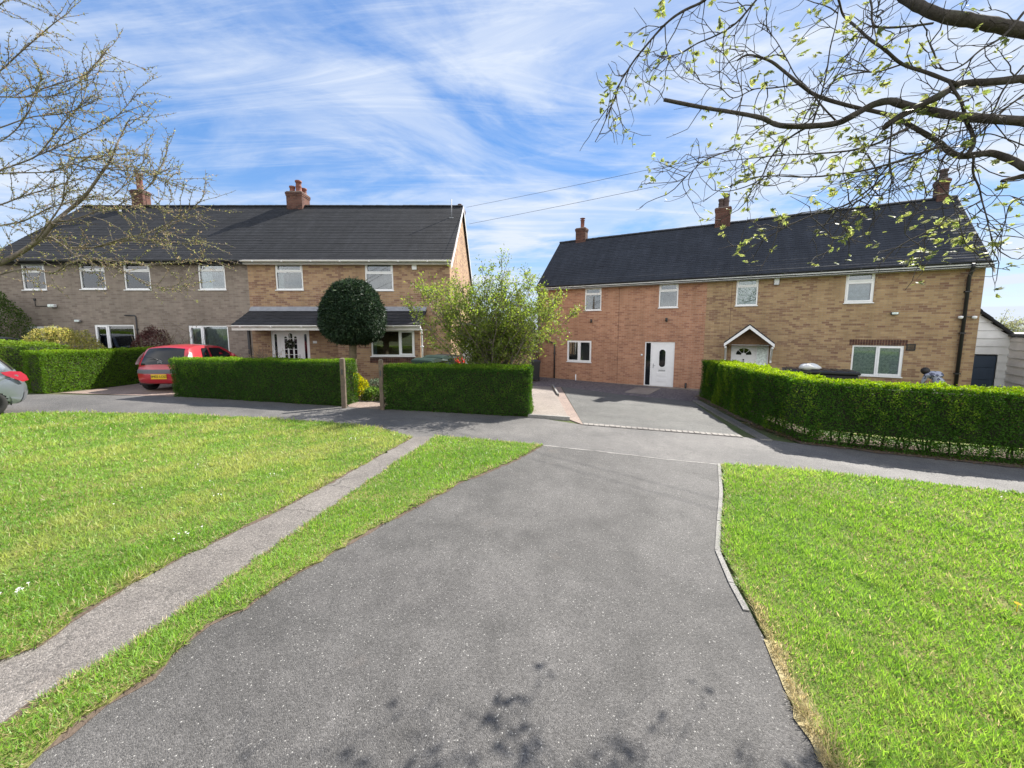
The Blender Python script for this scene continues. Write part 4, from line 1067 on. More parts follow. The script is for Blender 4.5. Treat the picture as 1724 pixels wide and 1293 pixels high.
def hedge(name, label, path, width, h0, dens, base, tipc, leaf=.045, lump=.05, low=None, ends=(True, True), seed=1, back=.5, group=None):
    """path: centre line, list of (x,y); h0 height (list per point); low: (z, keep) sparse foot"""
    pts = np.array([p[:2] for p in path], float); H = np.array(h0 if hasattr(h0, '__len__') else [h0]*len(pts), float)
    seg = np.linalg.norm(np.diff(pts, axis=0), axis=1); cum = np.r_[0, np.cumsum(seg)]; Lt = cum[-1]
    def frame(t):
        i = np.clip(np.searchsorted(cum, t, side='right')-1, 0, len(seg)-1); f = (t-cum[i])/seg[i]
        p = pts[i]+(pts[i+1]-pts[i])*f[:, None]
        # smooth the direction across bends
        T = np.gradient(pts, axis=0); Tn = T/np.linalg.norm(T, axis=1, keepdims=True)
        d = unit(Tn[i]*(1-f[:, None])+Tn[i+1]*f[:, None]); h = H[i]*(1-f)+H[i+1]*f
        return p, d, h
    hm = H.mean(); w = width
    aF, aT, aB, aE = Lt*hm, Lt*w*1.25, Lt*hm*back, w*hm
    tot = [aF, aT, aB, aE*ends[0], aE*ends[1]]
    PP, NN = [], []
    for k, area in enumerate(tot):
        n = int(area*dens)
        if n < 1: continue
        if k < 3:
            t = rng.uniform(0, Lt, n); p, d, h = frame(t); nrm = np.stack([d[:, 1], -d[:, 0], np.zeros(n)], 1)  # to the right of travel = front
            if k == 1: o = rng.uniform(-w/2, w/2, n); z = h.copy(); N = np.stack([np.zeros(n)]*2+[np.ones(n)], 1)
            else:
                s = 1 if k == 0 else -1; o = np.full(n, s*w/2); z = rng.uniform(0.0, 1, n)*h; N = nrm*s
            r = .16
            ex = np.maximum(np.abs(o)-(w/2-r), 0); ez = np.maximum(z-(h-r), 0); L_ = np.sqrt(ex**2+ez**2); sc = np.where(L_ > r, r/np.maximum(L_, 1e-6), 1)
            o2 = np.sign(o)*(np.minimum(np.abs(o), w/2-r)+ex*sc); z2 = np.minimum(z, h-r)+ez*sc
            Pq = np.stack([p[:, 0]+nrm[:, 0]*o2, p[:, 1]+nrm[:, 1]*o2, z2], 1)
            N = unit(N+np.stack([nrm[:, 0]*np.sign(o)*ex*4, nrm[:, 1]*np.sign(o)*ex*4, ez*4], 1))
        else:
            te = np.full(n, 0.0 if k == 3 else Lt-1e-4); p, d, h = frame(te); s = -1 if k == 3 else 1
            nrm = np.stack([d[:, 1], -d[:, 0], np.zeros(n)], 1); o = rng.uniform(-w/2, w/2, n); z = rng.random(n)*h
            Pq = np.stack([p[:, 0]+nrm[:, 0]*o, p[:, 1]+nrm[:, 1]*o, z], 1); N = np.concatenate([d*s, np.zeros((n, 1))], 1)
        PP.append(Pq); NN.append(N)
    Pq = np.concatenate(PP); N = np.concatenate(NN); n = len(Pq)
    if low:
        pr = np.where(Pq[:, 2] < low[0]*(1+.35*wob(Pq, 2.0, seed+9)), low[1], 1.0); m = rng.random(n) < pr; Pq, N = Pq[m], N[m]; n = len(Pq)
    dep = np.abs(rng.normal(0, .06, n)); lumpv = wob(Pq*np.array([1, 1, 1.6]), 2.6, seed)*lump+wob(Pq, 9, seed+1)*lump*.5
    stray = (rng.random(n) < .012)*rng.uniform(.02, .09, n)
    Q = Pq+N*(lumpv-dep+stray)[:, None]
    Q[:, 2] = np.maximum(Q[:, 2], .015)
    D = rng.normal(size=(n, 3))*.8+N*.45+np.array([0, 0, .25]); Nl = N+rng.normal(size=(n, 3))*.55
    V, F = leaf_arrays(Q, D, Nl, rng.uniform(.7, 1.3, n)*leaf, rng.uniform(.7, 1.2, n)*leaf*.55)
    V[:, 2] += np.repeat(zgn(Q[:, 0], Q[:, 1]), 4)
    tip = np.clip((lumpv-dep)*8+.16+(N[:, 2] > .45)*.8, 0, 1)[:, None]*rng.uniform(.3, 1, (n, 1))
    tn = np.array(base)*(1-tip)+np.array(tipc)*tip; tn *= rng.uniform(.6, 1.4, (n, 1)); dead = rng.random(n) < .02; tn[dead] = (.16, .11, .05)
    pw = wob(Pq, .8, seed+3); tn *= (1+.15*pw)[:, None]
    ob = np_mesh(name, V, F, M['leaf'], None, np.repeat(tn, 4, 0)); tag(ob, label, 'hedge', group)
    # woody core
    m = max(12, int(Lt/.25)); t = np.linspace(.06 if ends[0] else 0, Lt-(.06 if ends[1] else .001), m); p, d, h = frame(t); mb = MB(); v = []
    zlo = low[0]*.95 if low else .05; ins = .13
    for i in range(m):
        nx, ny = d[i, 1], -d[i, 0]; gz_ = zg(*p[i])
        for o, z in ((-1, zlo), (1, zlo), (1, h[i]-ins), (-1, h[i]-ins)):
            oo = o*(w/2-ins); v.append((p[i, 0]+nx*oo, p[i, 1]+ny*oo, z+gz_))
    f = [(4*i+j, 4*i+4+j, 4*i+4+(j+1) % 4, 4*i+(j+1) % 4) for i in range(m-1) for j in range(4)]+[(0, 1, 2, 3), (4*m-1, 4*m-2, 4*m-3, 4*m-4)]
    mb.add(v, f)
    k = int(Lt/(.16 if low else .3))
    for q in range(k):
        p0, d0, h0_ = frame(np.array([random.uniform(.05, Lt-.05)])); x, y = p0[0]; off = random.uniform(-.28, .28)*w; x += d0[0, 1]*off; y -= d0[0, 0]*off
        z = zg(x, y); top = (low[0]*1.15 if low else .3); pt = [(x, y, z-.05)]
        for j in range(1, 4): pt.append((pt[-1][0]+random.uniform(-.07, .07), pt[-1][1]+random.uniform(-.07, .07), z+top*j/3))
        mb.tube(pt, [.022, .018, .014, .01], 5)
    c = mb.build('hedge_core', M['hedge_core'], ob, uv=False)
    return ob

a_, b_ = gp(290, 668), gp(578, 685)
d_ = Vector((b_[0]-a_[0], b_[1]-a_[1], 0)).normalized(); n_ = Vector((-d_.y, d_.x, 0)); w = .85
mid = [(a_[0]+n_.x*w/2, a_[1]+n_.y*w/2), ((a_[0]+b_[0])/2+n_.x*w/2, (a_[1]+b_[1])/2+n_.y*w/2), (b_[0]+n_.x*w/2, b_[1]+n_.y*w/2)]
def hgt(px, py_top, gpt): return at(px, py_top, gpt[1]).z-gpt[2]
hA, hB = hgt(290, 604, a_), hgt(575, 607, b_); print('hedge mid', a_, b_, hA, hB)
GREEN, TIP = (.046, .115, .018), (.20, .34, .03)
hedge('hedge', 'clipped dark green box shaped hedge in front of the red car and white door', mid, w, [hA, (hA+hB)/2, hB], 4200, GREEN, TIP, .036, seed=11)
a_, b_ = gp(646, 690), gp(893, 703)
d_ = Vector((b_[0]-a_[0], b_[1]-a_[1], 0)).normalized(); n_ = Vector((-d_.y, d_.x, 0)); w = .9
mid = [(a_[0]+n_.x*w/2, a_[1]+n_.y*w/2), ((a_[0]+b_[0])/2+n_.x*w/2, (a_[1]+b_[1])/2+n_.y*w/2), (b_[0]+n_.x*w/2, b_[1]+n_.y*w/2)]
hA, hB = hgt(650, 615, a_), hgt(885, 619, b_); print('hedge 2', a_, b_, hA, hB)
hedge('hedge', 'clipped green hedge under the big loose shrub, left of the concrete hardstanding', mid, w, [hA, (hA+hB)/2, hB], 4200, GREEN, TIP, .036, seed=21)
# left hedge, running back from the pavement beside the red car
a_ = gp(78, 663); ax_ = a_[0]-.32; xb2, yb2 = a_[0]+.55, 16.0
hA = hgt(78, 591, a_)
hedge('hedge', 'sunlit clipped hedge running back from the pavement left of the red car', [(ax_, a_[1]), (ax_+.2, 13.4), (xb2-.32, yb2)], .64, [hA, hA, hA*1.05], 4000, (.10, .20, .02), (.24, .36, .03), .038, seed=31)
hedge('hedge', 'low hedge along the pavement behind the silver car', [(-23, 12.5), (-17.5, 12.45), (ax_-.45, 12.1)], 1.1, [1.5, 1.45, 1.38], 1500, (.10, .18, .03), (.20, .30, .04), .05, seed=41, lump=.09)
# tall right hedge: back along the drive, then along the pavement
p0, p1, p2, p3 = gp(1177, 668), gp(1299, 730), gp(1350, 748), gp(1724, 786)
w = 1.0
front = [Vector((p0[0], p0[1], 0)), Vector((p1[0]+.18, p1[1]+.9, 0)), Vector((p1[0]+.22, p1[1], 0)), Vector((p2[0]+.1, p2[1]+.12, 0)), Vector((gp(1542, 768)[0], gp(1542, 768)[1], 0)), Vector((p3[0], p3[1], 0)), Vector((14.5, 6.3, 0)), Vector((19, 4.9, 0))]
path = []
for i, q in enumerate(front):
    T = (front[min(i+1, len(front)-1)]-front[max(i-1, 0)]).normalized(); n_ = Vector((-T.y, T.x, 0)); path.append((q.x+n_.x*w/2, q.y+n_.y*w/2))
hh = [1.5, 1.46, 1.46, 1.44, 1.43, 1.44, 1.44, 1.44]; print('hedge R', hh)
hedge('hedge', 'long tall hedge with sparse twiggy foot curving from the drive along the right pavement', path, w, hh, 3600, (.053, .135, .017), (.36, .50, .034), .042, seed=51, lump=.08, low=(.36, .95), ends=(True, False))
# leaf litter and soil strip under it
fs = [(q.x, q.y) for q in front]; off = []
for i, q in enumerate(front):
    T = (front[min(i+1, len(front)-1)]-front[max(i-1, 0)]).normalized(); off.append((q.x+T.y*.16, q.y-T.x*.16))
sheet('soil_strip', jag(off, .04, .2, 60)+[(q.x-(front[min(i+1, 7)]-front[max(i-1, 0)]).normalized().y*1.2, q.y+(front[min(i+1, 7)]-front[max(i-1, 0)]).normalized().x*1.2) for i, q in list(enumerate(front))[::-1]], .018, M['soil'])
n = 2600; t = rng.uniform(0, 1, n)*(len(off)-1.001); i = t.astype(int); fo = np.array(off); Pq = fo[i]+(fo[i+1]-fo[i])*(t-i)[:, None]+rng.normal(0, .14, (n, 2))+np.array([.12, .2])
Pq = np.c_[Pq, zgn(Pq[:, 0], Pq[:, 1])+.03]
V, F = leaf_arrays(Pq, np.c_[rng.normal(size=(n, 2)), rng.normal(0, .15, n)], np.c_[rng.normal(0, .3, (n, 2)), np.ones(n)], .05, .025, .1)
tag(np_mesh('leaf_litter', V, F, M['leaf'], None, np.repeat(rc(n, (.15, .10, .055), .4, ((.25, (.05, .09, .02)), (.1, (.3, .25, .17)))), 4, 0)), kind='stuff')
# garden lawn behind the right hedge, soil and path before the left houses, pink drive
sheet('front_garden', [(7.6, 16.0), (7.4, 10.5), (9, 9.1), (13.8, 8.0), (22, 5.5), (26, 9), (16.3, 14.2)], .010, M['turf'])
sheet('front_garden', [(-9.75, 12.1), (-4.4, 11.6), (-4.35, 14.95), (-9.8, 15.95)], .006, M['soil'])
sheet('front_garden', [(-3.5, 11.3), (.75, 10.9), (1.0, 19.5), (-2.4, 19.5), (-3.4, 15)], .006, M['turf'])
dl = P((100, 662), (296, 668))
sheet('paved_drive', [dl[0], dl[1], (-9.7, 12.6), (-9.9, 16.0), (-13.4, 16.0), (-13.2, 12.2)], .010, M['brick_paver'])
fp = P((588, 686), (645, 690)); sheet('garden_path', [fp[0], fp[1], (-3.75, 12.0), (-5.6, 14.9), (-6.6, 15.9), (-8.3, 15.9), (-6.2, 13.6)], .010, M['brick_paver'])

def grow(mb, p, d, L, r, segs, up=0.0, wig=.25, n=4, r1=.35):
    pts = [Vector(p)]; d = Vector(d).normalized()
    for i in range(segs):
        d = (d+Vector((random.gauss(0, wig), random.gauss(0, wig), random.gauss(0, wig)+up))).normalized(); pts.append(pts[-1]+d*(L/segs))
    mb.tube(pts, [r*(1-(1-r1)*i/segs) for i in range(segs+1)], n, cap=False); return pts

# clipped ball tree
YT = 13.45; tp = at(597, 640, YT); tz = zg(tp.x, YT)
e = empty('topiary_tree', (tp.x, YT, tz)); tag(e, 'dark green clipped ball tree on a bare trunk before the lean-to porch', 'tree')
ctr = at(595, 530, YT); rx2 = 49/660*YT; rz2 = 56/660*YT; cz = ctr.z-tz
mb = MB(); mb.tube([(0, 0, -.1), (.02, 0, .5), (-.03, .01, 1.0), (0, 0, cz-rz2*.75), (.0, 0, cz)], [.15, .125, .115, .13, .06], 10)
for i in range(9):
    t = i*.7; mb.tube([(0, 0, cz-rz2*.95), (.3*math.cos(t), .3*math.sin(t), cz-rz2*.75), (.75*math.cos(t), .75*math.sin(t), cz-rz2*.35)], [.05, .035, .02], 6)
mb.build('trunk', M['stem'], e, uv=False)
n = 34000; u = rng.normal(size=(n, 3)); u = unit(u)
def ballr(u):  # dome with a flatter underside
    z = u[:, 2]; r = np.ones(len(u)); r = np.where(z < 0, 1-.14*np.abs(z)**2+.10*np.sin(np.pi*np.abs(z))**2, 1-.03*np.sin(np.pi*np.abs(z))**2); return r*(1+.05*wob(u, 2.1, 77))
rr = ballr(u)+wob(u, 3.2, 70)*.045+wob(u, 9, 71)*.035+(rng.random(n) < .03)*rng.uniform(0, .12, n)-np.abs(rng.normal(0, .06, n))
Pq = u*rr[:, None]*np.array([rx2, rx2, rz2])+np.array([ctr.x-tp.x, 0, cz])
D = u*.6+rng.normal(size=(n, 3))*.45+np.array([0, 0, -.12]); V, F = leaf_arrays(Pq, D, u+rng.normal(size=(n, 3))*.4, rng.uniform(.08, .15, n), .03)
tn = rc(n, (.022, .042, .022), .45, ((.12, (.05, .085, .04)), (.02, (.10, .13, .06))))
cr = np_mesh('crown', V, F, M['needle'], e, np.repeat(tn, 4, 0))
mb = MB(); v = []; m1, m2 = 14, 20
for i in range(m1+1):
    th = math.pi*i/m1
    for j in range(m2):
        ph = 2*math.pi*j/m2; uu = np.array([[math.sin(th)*math.cos(ph), math.sin(th)*math.sin(ph), math.cos(th)]]); rq = ballr(uu)[0]*.86
        v.append((uu[0, 0]*rq*rx2+ctr.x-tp.x, uu[0, 1]*rq*rx2, uu[0, 2]*rq*rz2+cz))
mb.add(v, [(i*m2+j, (i+1)*m2+j, (i+1)*m2+(j+1) % m2, i*m2+(j+1) % m2) for i in range(m1) for j in range(m2)], True); mb.build('inner_twigs', M['hedge_core'], cr, uv=False)

# big loose shrub
YS = 11.75; bp = at(822, 640, YS); bz = zg(bp.x, YS)
e = empty('flowering_shrub', (bp.x, YS, bz)); tag(e, 'large loose many stemmed shrub with fresh yellow green leaves above the second hedge', 'shrub')
mb = MB(); tips = []
random.seed(5)
cc = at(826, 505, YS); H0 = at(826, 456, YS).z-bz; wx = 2.35
for i in range(62):
    az = random.uniform(0, 6.283); sp_ = math.sqrt(random.random())
    tx, ty = wx*sp_*math.cos(az), 1.15*sp_*math.sin(az); tz_ = H0*(.99-.24*sp_**2.6)*random.uniform(.74, .97)
    b0 = Vector((random.uniform(-.55, .55), random.uniform(-.35, .35), -.05)); t_ = Vector((tx+.05, ty, tz_))
    c1 = b0+Vector((tx*.22, ty*.22, tz_*.45)); pts = []
    for k in range(9):
        s = k/8; q = b0*(1-s)**2+c1*2*s*(1-s)+t_*s*s; pts.append(q+Vector((random.gauss(0, .025), random.gauss(0, .025), 0)))
    r0 = random.uniform(.016, .032); mb.tube(pts, [r0*(1-.75*k/8) for k in range(9)], 5, cap=False)
    for k in range(3, 9):
        for _ in range(2 if k > 3 else 1):
            d = (pts[min(k+1, 8)]-pts[k-1]).normalized(); s_ = Vector((random.gauss(0, .8), random.gauss(0, .8), random.gauss(.15, .4)))
            q = grow(mb, pts[k], d*.8+s_, random.uniform(.35, .8), .009, 4, .04, .22, 3); tips += [(x, k) for x in q[1:]]
            for _ in range(2):
                j = random.randint(1, 3); q2 = grow(mb, q[j], (q[j+1]-q[j]).normalized()+Vector((random.gauss(0, .8), random.gauss(0, .8), random.gauss(0.1, .5))), random.uniform(.2, .45), .005, 3, .03, .2, 3); tips += [(x, k) for x in q2[1:]]
mb.build('stems', M['bark_pale'], e, uv=False)
T = np.array([tuple(x) for x, k in tips if x.z > H0*.2]); rep = 5; T = np.repeat(T, rep, 0)+rng.normal(0, .055, (len(T)*rep, 3)); n = len(T); print('shrub leaves', n)
keep = rng.random(n) < np.clip((T[:, 2]/H0-.12)*2.6+.15+.4*wob(T, 2.2, 90), .12, 1); T = T[keep]; n = len(T)
V, F = leaf_arrays(T, rng.normal(size=(n, 3))+np.array([0, 0, .3]), rng.normal(size=(n, 3))+np.array([0, 0, 1.2]), rng.uniform(.06, .105, n), rng.uniform(.026, .042, n))
np_mesh('foliage', V, F, M['leaf_soft'], e, np.repeat(rc(n, (.17, .235, .05), .35, ((.3, (.23, .30, .07)), (.2, (.11, .16, .04)), (.08, (.20, .20, .07)))), 4, 0))

def bush(name, label, cat, loc, rad, n, cols, leaf=(.04, .07), mat='leaf', stems=14, flat=0.0, group=None, up=.3, wid=.5):
    e = empty(name, loc); tag(e, label, cat, group)
    mb = MB(); rx_, ry_, rz_ = rad
    for i in range(stems):
        a = random.uniform(0, 6.283); s = random.random()**.5*.9; tgt = Vector((rx_*s*math.cos(a), ry_*s*math.sin(a), rz_*random.uniform(.9, 1.7)))
        pts = [Vector((random.uniform(-.1, .1), random.uniform(-.1, .1), -.03))]; pts += [pts[0].lerp(tgt, k/5)+Vector((random.gauss(0, .03), random.gauss(0, .03), random.gauss(0, .03))) for k in range(1, 6)]
        mb.tube(pts, [.018-.0026*k for k in range(6)], 5, cap=False)
    mb.build('stems', M['stem'], e, uv=False)
    u = unit(rng.normal(size=(n, 3))); u[:, 2] = np.abs(u[:, 2])*1.9-.9; r = (.97-np.abs(rng.normal(0, .13, n)))+wob(u, 3.3, n)*.14+wob(u, 7, n+1)*.09
    P_ = u*r[:, None]*np.array(rad)+np.array([0, 0, rz_*.92]); P_[:, 2] = np.maximum(P_[:, 2], .02)
    V, F = leaf_arrays(P_, u*.5+rng.normal(size=(n, 3))*.7+np.array([0, 0, up]), u*.7+rng.normal(size=(n, 3))*.5+np.array([0, 0, flat]), rng.uniform(*leaf, n), rng.uniform(*leaf, n)*wid)
    np_mesh('foliage', V, F, M[mat], e, np.repeat(rc(n, cols[0], .35, cols[1:]), 4, 0)); return e
def gz3(px, Y, py=640): q = at(px, py, Y); return (q.x, Y, zg(q.x, Y))
bush('golden_shrub', 'bright yellow leaved low shrub at the foot of the clipped ball tree', 'shrub', gz3(600, 12.2), (.42, .38, .42), 3600, ((.36, .36, .02), (.3, (.20, .27, .03)), (.25, (.5, .46, .03))), (.04, .07), 'leaf_soft')
bush('garden_plant', 'small pale green leafy plant between the yellow shrub and the gate post', 'plant', gz3(628, 12.1), (.34, .3, .20), 1300, ((.09, .16, .035), (.4, (.14, .22, .06))), (.05, .10), 'leaf_soft', 5)
bush('garden_plant', 'grey green low plant by the brick bay left of the second hedge', 'plant', gz3(632, 13.4), (.40, .3, .26), 900, ((.10, .14, .09), (.3, (.16, .18, .14))), (.05, .1), 'leaf_soft', 5)
bush('red_leaved_shrub', 'small shrub with salmon red new leaves behind the second hedge beside the bins', 'shrub', gz3(775, 13.2), (.34, .34, .70), 1300, ((.50, .10, .075), (.35, (.55, .2, .14)), (.25, (.10, .13, .04))), (.06, .12), 'leaf_soft', 8)
bush('yellow_acer_shrub', 'wide yellow green weeping shrub above the sunlit left hedge', 'shrub', gz3(112, 13.9), (1.65, .9, 1.0), 11000, ((.42, .40, .13), (.25, (.27, .30, .09)), (.25, (.52, .46, .18))), (.05, .09), 'leaf_soft', 18, 1.4)
bush('red_twig_shrub', 'bare dark red brown twiggy shrub below the window behind the red car', 'shrub', gz3(262, 14.9), (.95, .6, 1.06), 9000, ((.07, .026, .024), (.4, (.12, .05, .042))), (.04, .08), 'needle', 40, 0, None, .3, .4)
bush('conifer_bush', 'tall rounded green bush at the far left behind the silver car', 'shrub', gz3(6, 15.3), (1.32, 1.0, 1.72), 8000, ((.06, .105, .025), (.3, (.10, .15, .035)), (.1, (.2, .2, .09))), (.05, .1), 'leaf', 12)
def twigs(name, label, loc, n, H, spread, leafn, col, mat='stem', lsize=.05):
    e = empty(name, loc); tag(e, label, 'shrub'); mb = MB(); tp_ = []
    for i in range(n):
        a = random.uniform(0, 6.283); s = random.random()
        q = grow(mb, (random.uniform(-.15, .15)*spread, random.uniform(-.15, .15), -.03), (math.cos(a)*spread*s*.7, math.sin(a)*spread*s*.5, 1), H*random.uniform(.7, 1.1), .012, 6, .02, .10, 4); tp_ += q[2:]
        for _ in range(3):
            k = random.randint(2, 5); q2 = grow(mb, q[k], Vector((random.gauss(0, .6), random.gauss(0, .6), .8)), H*.3, .006, 3, 0, .15, 3); tp_ += q2[1:]
    mb.build('stems', M[mat], e, uv=False)
    T = np.repeat(np.array([tuple(x) for x in tp_]), leafn, 0); T = T+rng.normal(0, .03, T.shape); m = len(T)
    V, F = leaf_arrays(T, rng.normal(size=(m, 3))+np.array([0, 0, .5]), rng.normal(size=(m, 3)), rng.uniform(.6, 1.3, m)*lsize, rng.uniform(.2, .5, m)*lsize)
    np_mesh('foliage', V, F, M['leaf_soft'], e, np.repeat(rc(m, col, .4), 4, 0)); return e
twigs('sparse_shrub', 'tall thin shrub with a few pale leaves left of the grey house window', gz3(311, 14.4), 9, 2.35, .5, 1, (.22, .24, .09))
twigs('sparse_shrub', 'spindly dark twigged shrub before the right window of the grey house', gz3(336, 15.2), 8, 1.9, .5, 1, (.14, .09, .08), 'bark')
twigs('hydrangea_shrub', 'bare fawn hydrangea twigs showing over the hedge by the porch', gz3(450, 14.0), 46, 1.42, 2.6, 1, (.36, .28, .17), 'bark_pale', .07)

# wooden gate posts
for px_, top_, wd, lab in ((579, 602.5, .115, 'square weathered wooden gate post at the end of the hedge before the white door'), (643, 604.5, .105, 'weathered wooden gate post half buried in the second hedge')):
    b_ = gp(px_+1, 687 if px_ < 600 else 690); h = at(px_, top_, b_[1]).z-b_[2]
    e = MB(); e.cbox(-wd/2, wd/2, -wd/2, wd/2, -.2, h-.02, .012); e.add([(-wd/2+.012, -wd/2+.012, h-.021), (wd/2-.012, -wd/2+.012, h-.021), (wd/2-.012, wd/2-.012, h), (-wd/2+.012, wd/2-.012, h)], [(0, 1, 2, 3)])
    o = e.build('gate_post', M['timber'], None, loc=b_); tag(o, lab, 'post', 'gate posts of the garden path')
    s = MB(); s.cbox(-.02, .02, -wd/2-.012, -wd/2, h*.68, h*.78, .003); s.build('hinge_plate', M['dark_metal'], o)

# behind the right hedge: low black box with a white sack on it, and a person bending
q = at(1385, 625, 12.6); zq = zg(q.x, 12.6); hq = at(1385, 621.5, 12.6).z-zq
M['sack'] = plain('white_sack', (.62, .62, .60), .8, var=.15)
e = empty('storage_box', (q.x, 12.75, zq), R(-28)); tag(e, 'long low black storage box with lid under the buff house wall', 'box')
mb = MB(); mb.cbox(-.92, .92, -.42, .42, -.1, hq-.14, .03); mb.build('body', M['black_plastic'], e)
mb = MB(); mb.cbox(-.96, .96, -.46, .46, hq-.138, hq-.03, .03)
for i in range(6): mb.cbox(-.85+i*.3, -.65+i*.3, -.4, .4, hq-.032, hq-.012, .008)
mb.build('lid', M['black_plastic'], e)
sk = at(1366, 620, 12.6); m1, m2 = 10, 18; v = []
for i in range(m1+1):
    th = math.pi*i/m1
    for j in range(m2):
        ph = 2*math.pi*j/m2; k = 1+.10*math.sin(3*ph+th*2)+.05*math.sin(7*ph); v.append((.31*math.sin(th)**.7*math.cos(ph)*k, .24*math.sin(th)**.7*math.sin(ph)*k, .10*math.cos(th)*(1+.25*math.sin(2*ph+1)+.15*math.sin(5*ph))))
mb = MB(); mb.add(v, [(i*m2+j, (i+1)*m2+j, (i+1)*m2+(j+1) % m2, i*m2+(j+1) % m2) for i in range(m1) for j in range(m2)], True)
o = mb.build('sack', M['sack'], None, uv=False, loc=(sk.x, 12.7, zq+hq+.055)); tag(o, 'crumpled white sack lying on the black storage box', 'sack')
# ------------------------------------------------------------------ overhead cables
pole = at(1830, 95, 7.5)
for (s_, Ys, thr, lab) in (((785, 349), 20.0, (1240, 246), 'upper of the two thin cables running from the brown house gable to the right tree'), ((790, 377), 18.5, (1282, 268), 'lower of the two thin cables running from the brown house gable to the right tree')):
    A_ = at(*s_, Ys); T_ = at(*thr, 12.3 if Ys > 19 else 11.6); dirn = T_-A_; E_ = A_+dirn*1.7
    pts = [A_.lerp(E_, k/30)-Vector((0, 0, .12*math.sin(math.pi*k/30))) for k in range(31)]
    mb = MB(); mb.tube(pts, .0065, 5); o = mb.build('overhead_cable', M['tyre'], None, uv=False); tag(o, lab, 'cable', 'overhead cables left')
for (a1, b1, lab) in (((1652, 374), (1730, 361), 'upper thin cable leaving the buff house gable at the right edge'), ((1655, 399), (1730, 377), 'lower thin cable leaving the buff house gable at the right edge')):
    A_ = at(*a1, 15.5); B_ = at(*b1, 15.0); E_ = A_+(B_-A_)*4; pts = [A_.lerp(E_, k/12) for k in range(13)]
    mb = MB(); mb.tube(pts, .012, 5); o = mb.build('overhead_cable', M['tyre'], None, uv=False); tag(o, lab, 'cable', 'overhead cables right')
# ------------------------------------------------------------------ overhanging tree at the right and bare tree at the left
random.seed(21)
KD = .75
def limb_pts(tr, Ya, Yb, sub=4, wob_=.03):
    """a traced limb given its own place in depth (Ya at its root, Yb at its tip)"""
    n = len(tr); base = [at(x, y, (Ya+(Yb-Ya)*(i/(n-1))+random.gauss(0, .06))*KD) for i, (x, y) in enumerate(tr)]
    out = []
    for i in range(n-1):
        p0, p1, p2, p3 = base[max(i-1, 0)], base[i], base[i+1], base[min(i+2, n-1)]
        for k in range(sub):
            t = k/sub; out.append(.5*((2*p1)+(p2-p0)*t+(2*p0-5*p1+4*p2-p3)*t*t+(3*p1-p0-3*p2+p3)*t**3))
    out.append(base[-1]); return out
def W2R(px, Y): return px*.5/FPX*Y
def strt(a, b):
    # a wide lens widens things away from the axis; undo that when reading a thickness
    x, y = a[0]-CX, a[1]-CY; r = math.hypot(x, y); c = math.cos(math.atan(r/FPX)); n = Vector((-(b[1]-a[1]), b[0]-a[0])).normalized()
    k = abs(n.x*x+n.y*y)/max(r, 1); return math.sqrt((k/c)**2+1-k*k)
treeR = empty('overhanging_tree', (6.2, 3.68, zg(6.2, 3.68))); tag(treeR, 'tall tree standing just outside the right edge whose dark boughs hang over the lawn', 'tree')
oR = Vector(treeR.location)
tb = MB(); tw = MB(); leafpts = []
def addtube(mb, pts, rad, n, o): mb.tube([p-o for p in pts], rad, n, cap=True)
limbs = []
def limb(tr, w0, w1, Ya, Yb, root=None, tubes=7, fine=False):
    pts = limb_pts(tr, Ya, Yb)
    wr = W2R(w0, Ya*KD)/strt(tr[0], tr[1]); we = W2R(w1, Yb*KD)/strt(tr[-2], tr[-1])
    if root is not None:
        r_ = Vector((root[0]*KD, root[1]*KD, EYE+(root[2]-EYE)*KD)); pts = [r_, r_.lerp(pts[0], .55)+Vector((0, 0, .12))]+pts
    n = len(pts); k = 2 if root is not None else 0
    rad = [wr*(1.25-.12*i) for i in range(k)]+[wr+(we-wr)*(i/(n-k-1)) for i in range(n-k)]
    rad = [r*random.uniform(.93, 1.08) for r in rad]
    addtube(tw if fine else tb, pts, rad, tubes, oR); limbs.append((pts[k:], rad[k:])); return pts
H = 4.9
limb([(1724, 52), (1670, 41), (1625, 33), (1584, 26), (1545, 9), (1515, -10), (1490, -40)], 30, 20, H, 5.2, (8.2, 4.9, 4.7), 10)
limb([(1724, 204), (1649, 199), (1600, 194), (1562, 186), (1520, 176), (1498, 170), (1468, 177), (1437, 194), (1411, 207), (1368, 212), (1321, 212), (1300, 207), (1282, 198.5), (1239, 190), (1183, 181), (1118, 168)], 17, 6.5, H, 5.7, (8.2, 4.95, 3.6), 9)
limb([(1724, 132), (1670, 138), (1614, 142), (1584, 160), (1550, 177), (1519, 194), (1498, 207), (1490, 214)], 14, 9, 5.0, 5.2, (8.25, 4.9, 4.1), 8)
limb([(1724, 281), (1700, 268), (1670, 258), (1645, 260), (1619, 263), (1600, 256), (1584, 242), (1562, 228), (1541, 216), (1498, 194), (1433, 179), (1377, 162), (1347, 142), (1320, 120), (1299, 104), (1275, 95), (1256, 93), (1241, 102)], 17, 2.5, 4.9, 5.9, (8.2, 4.9, 3.2), 8)
limb([(1724, 296), (1707, 300), (1687, 305)], 9, 6, 4.9, 4.9, (8.1, 4.9, 3.25), 6)
limb([(1614, 142), (1601, 138), (1560, 122), (1519, 108), (1490, 84), (1463, 65), (1440, 44), (1420, 26), (1412, 0), (1400, -30)], 9, 4, 5.0, 5.6, None, 6)
limb([(1627, 262), (1638, 245), (1637, 225), (1627, 203), (1619, 173), (1606, 152), (1598, 138)], 8, 6, 4.9, 5.0, None, 6)
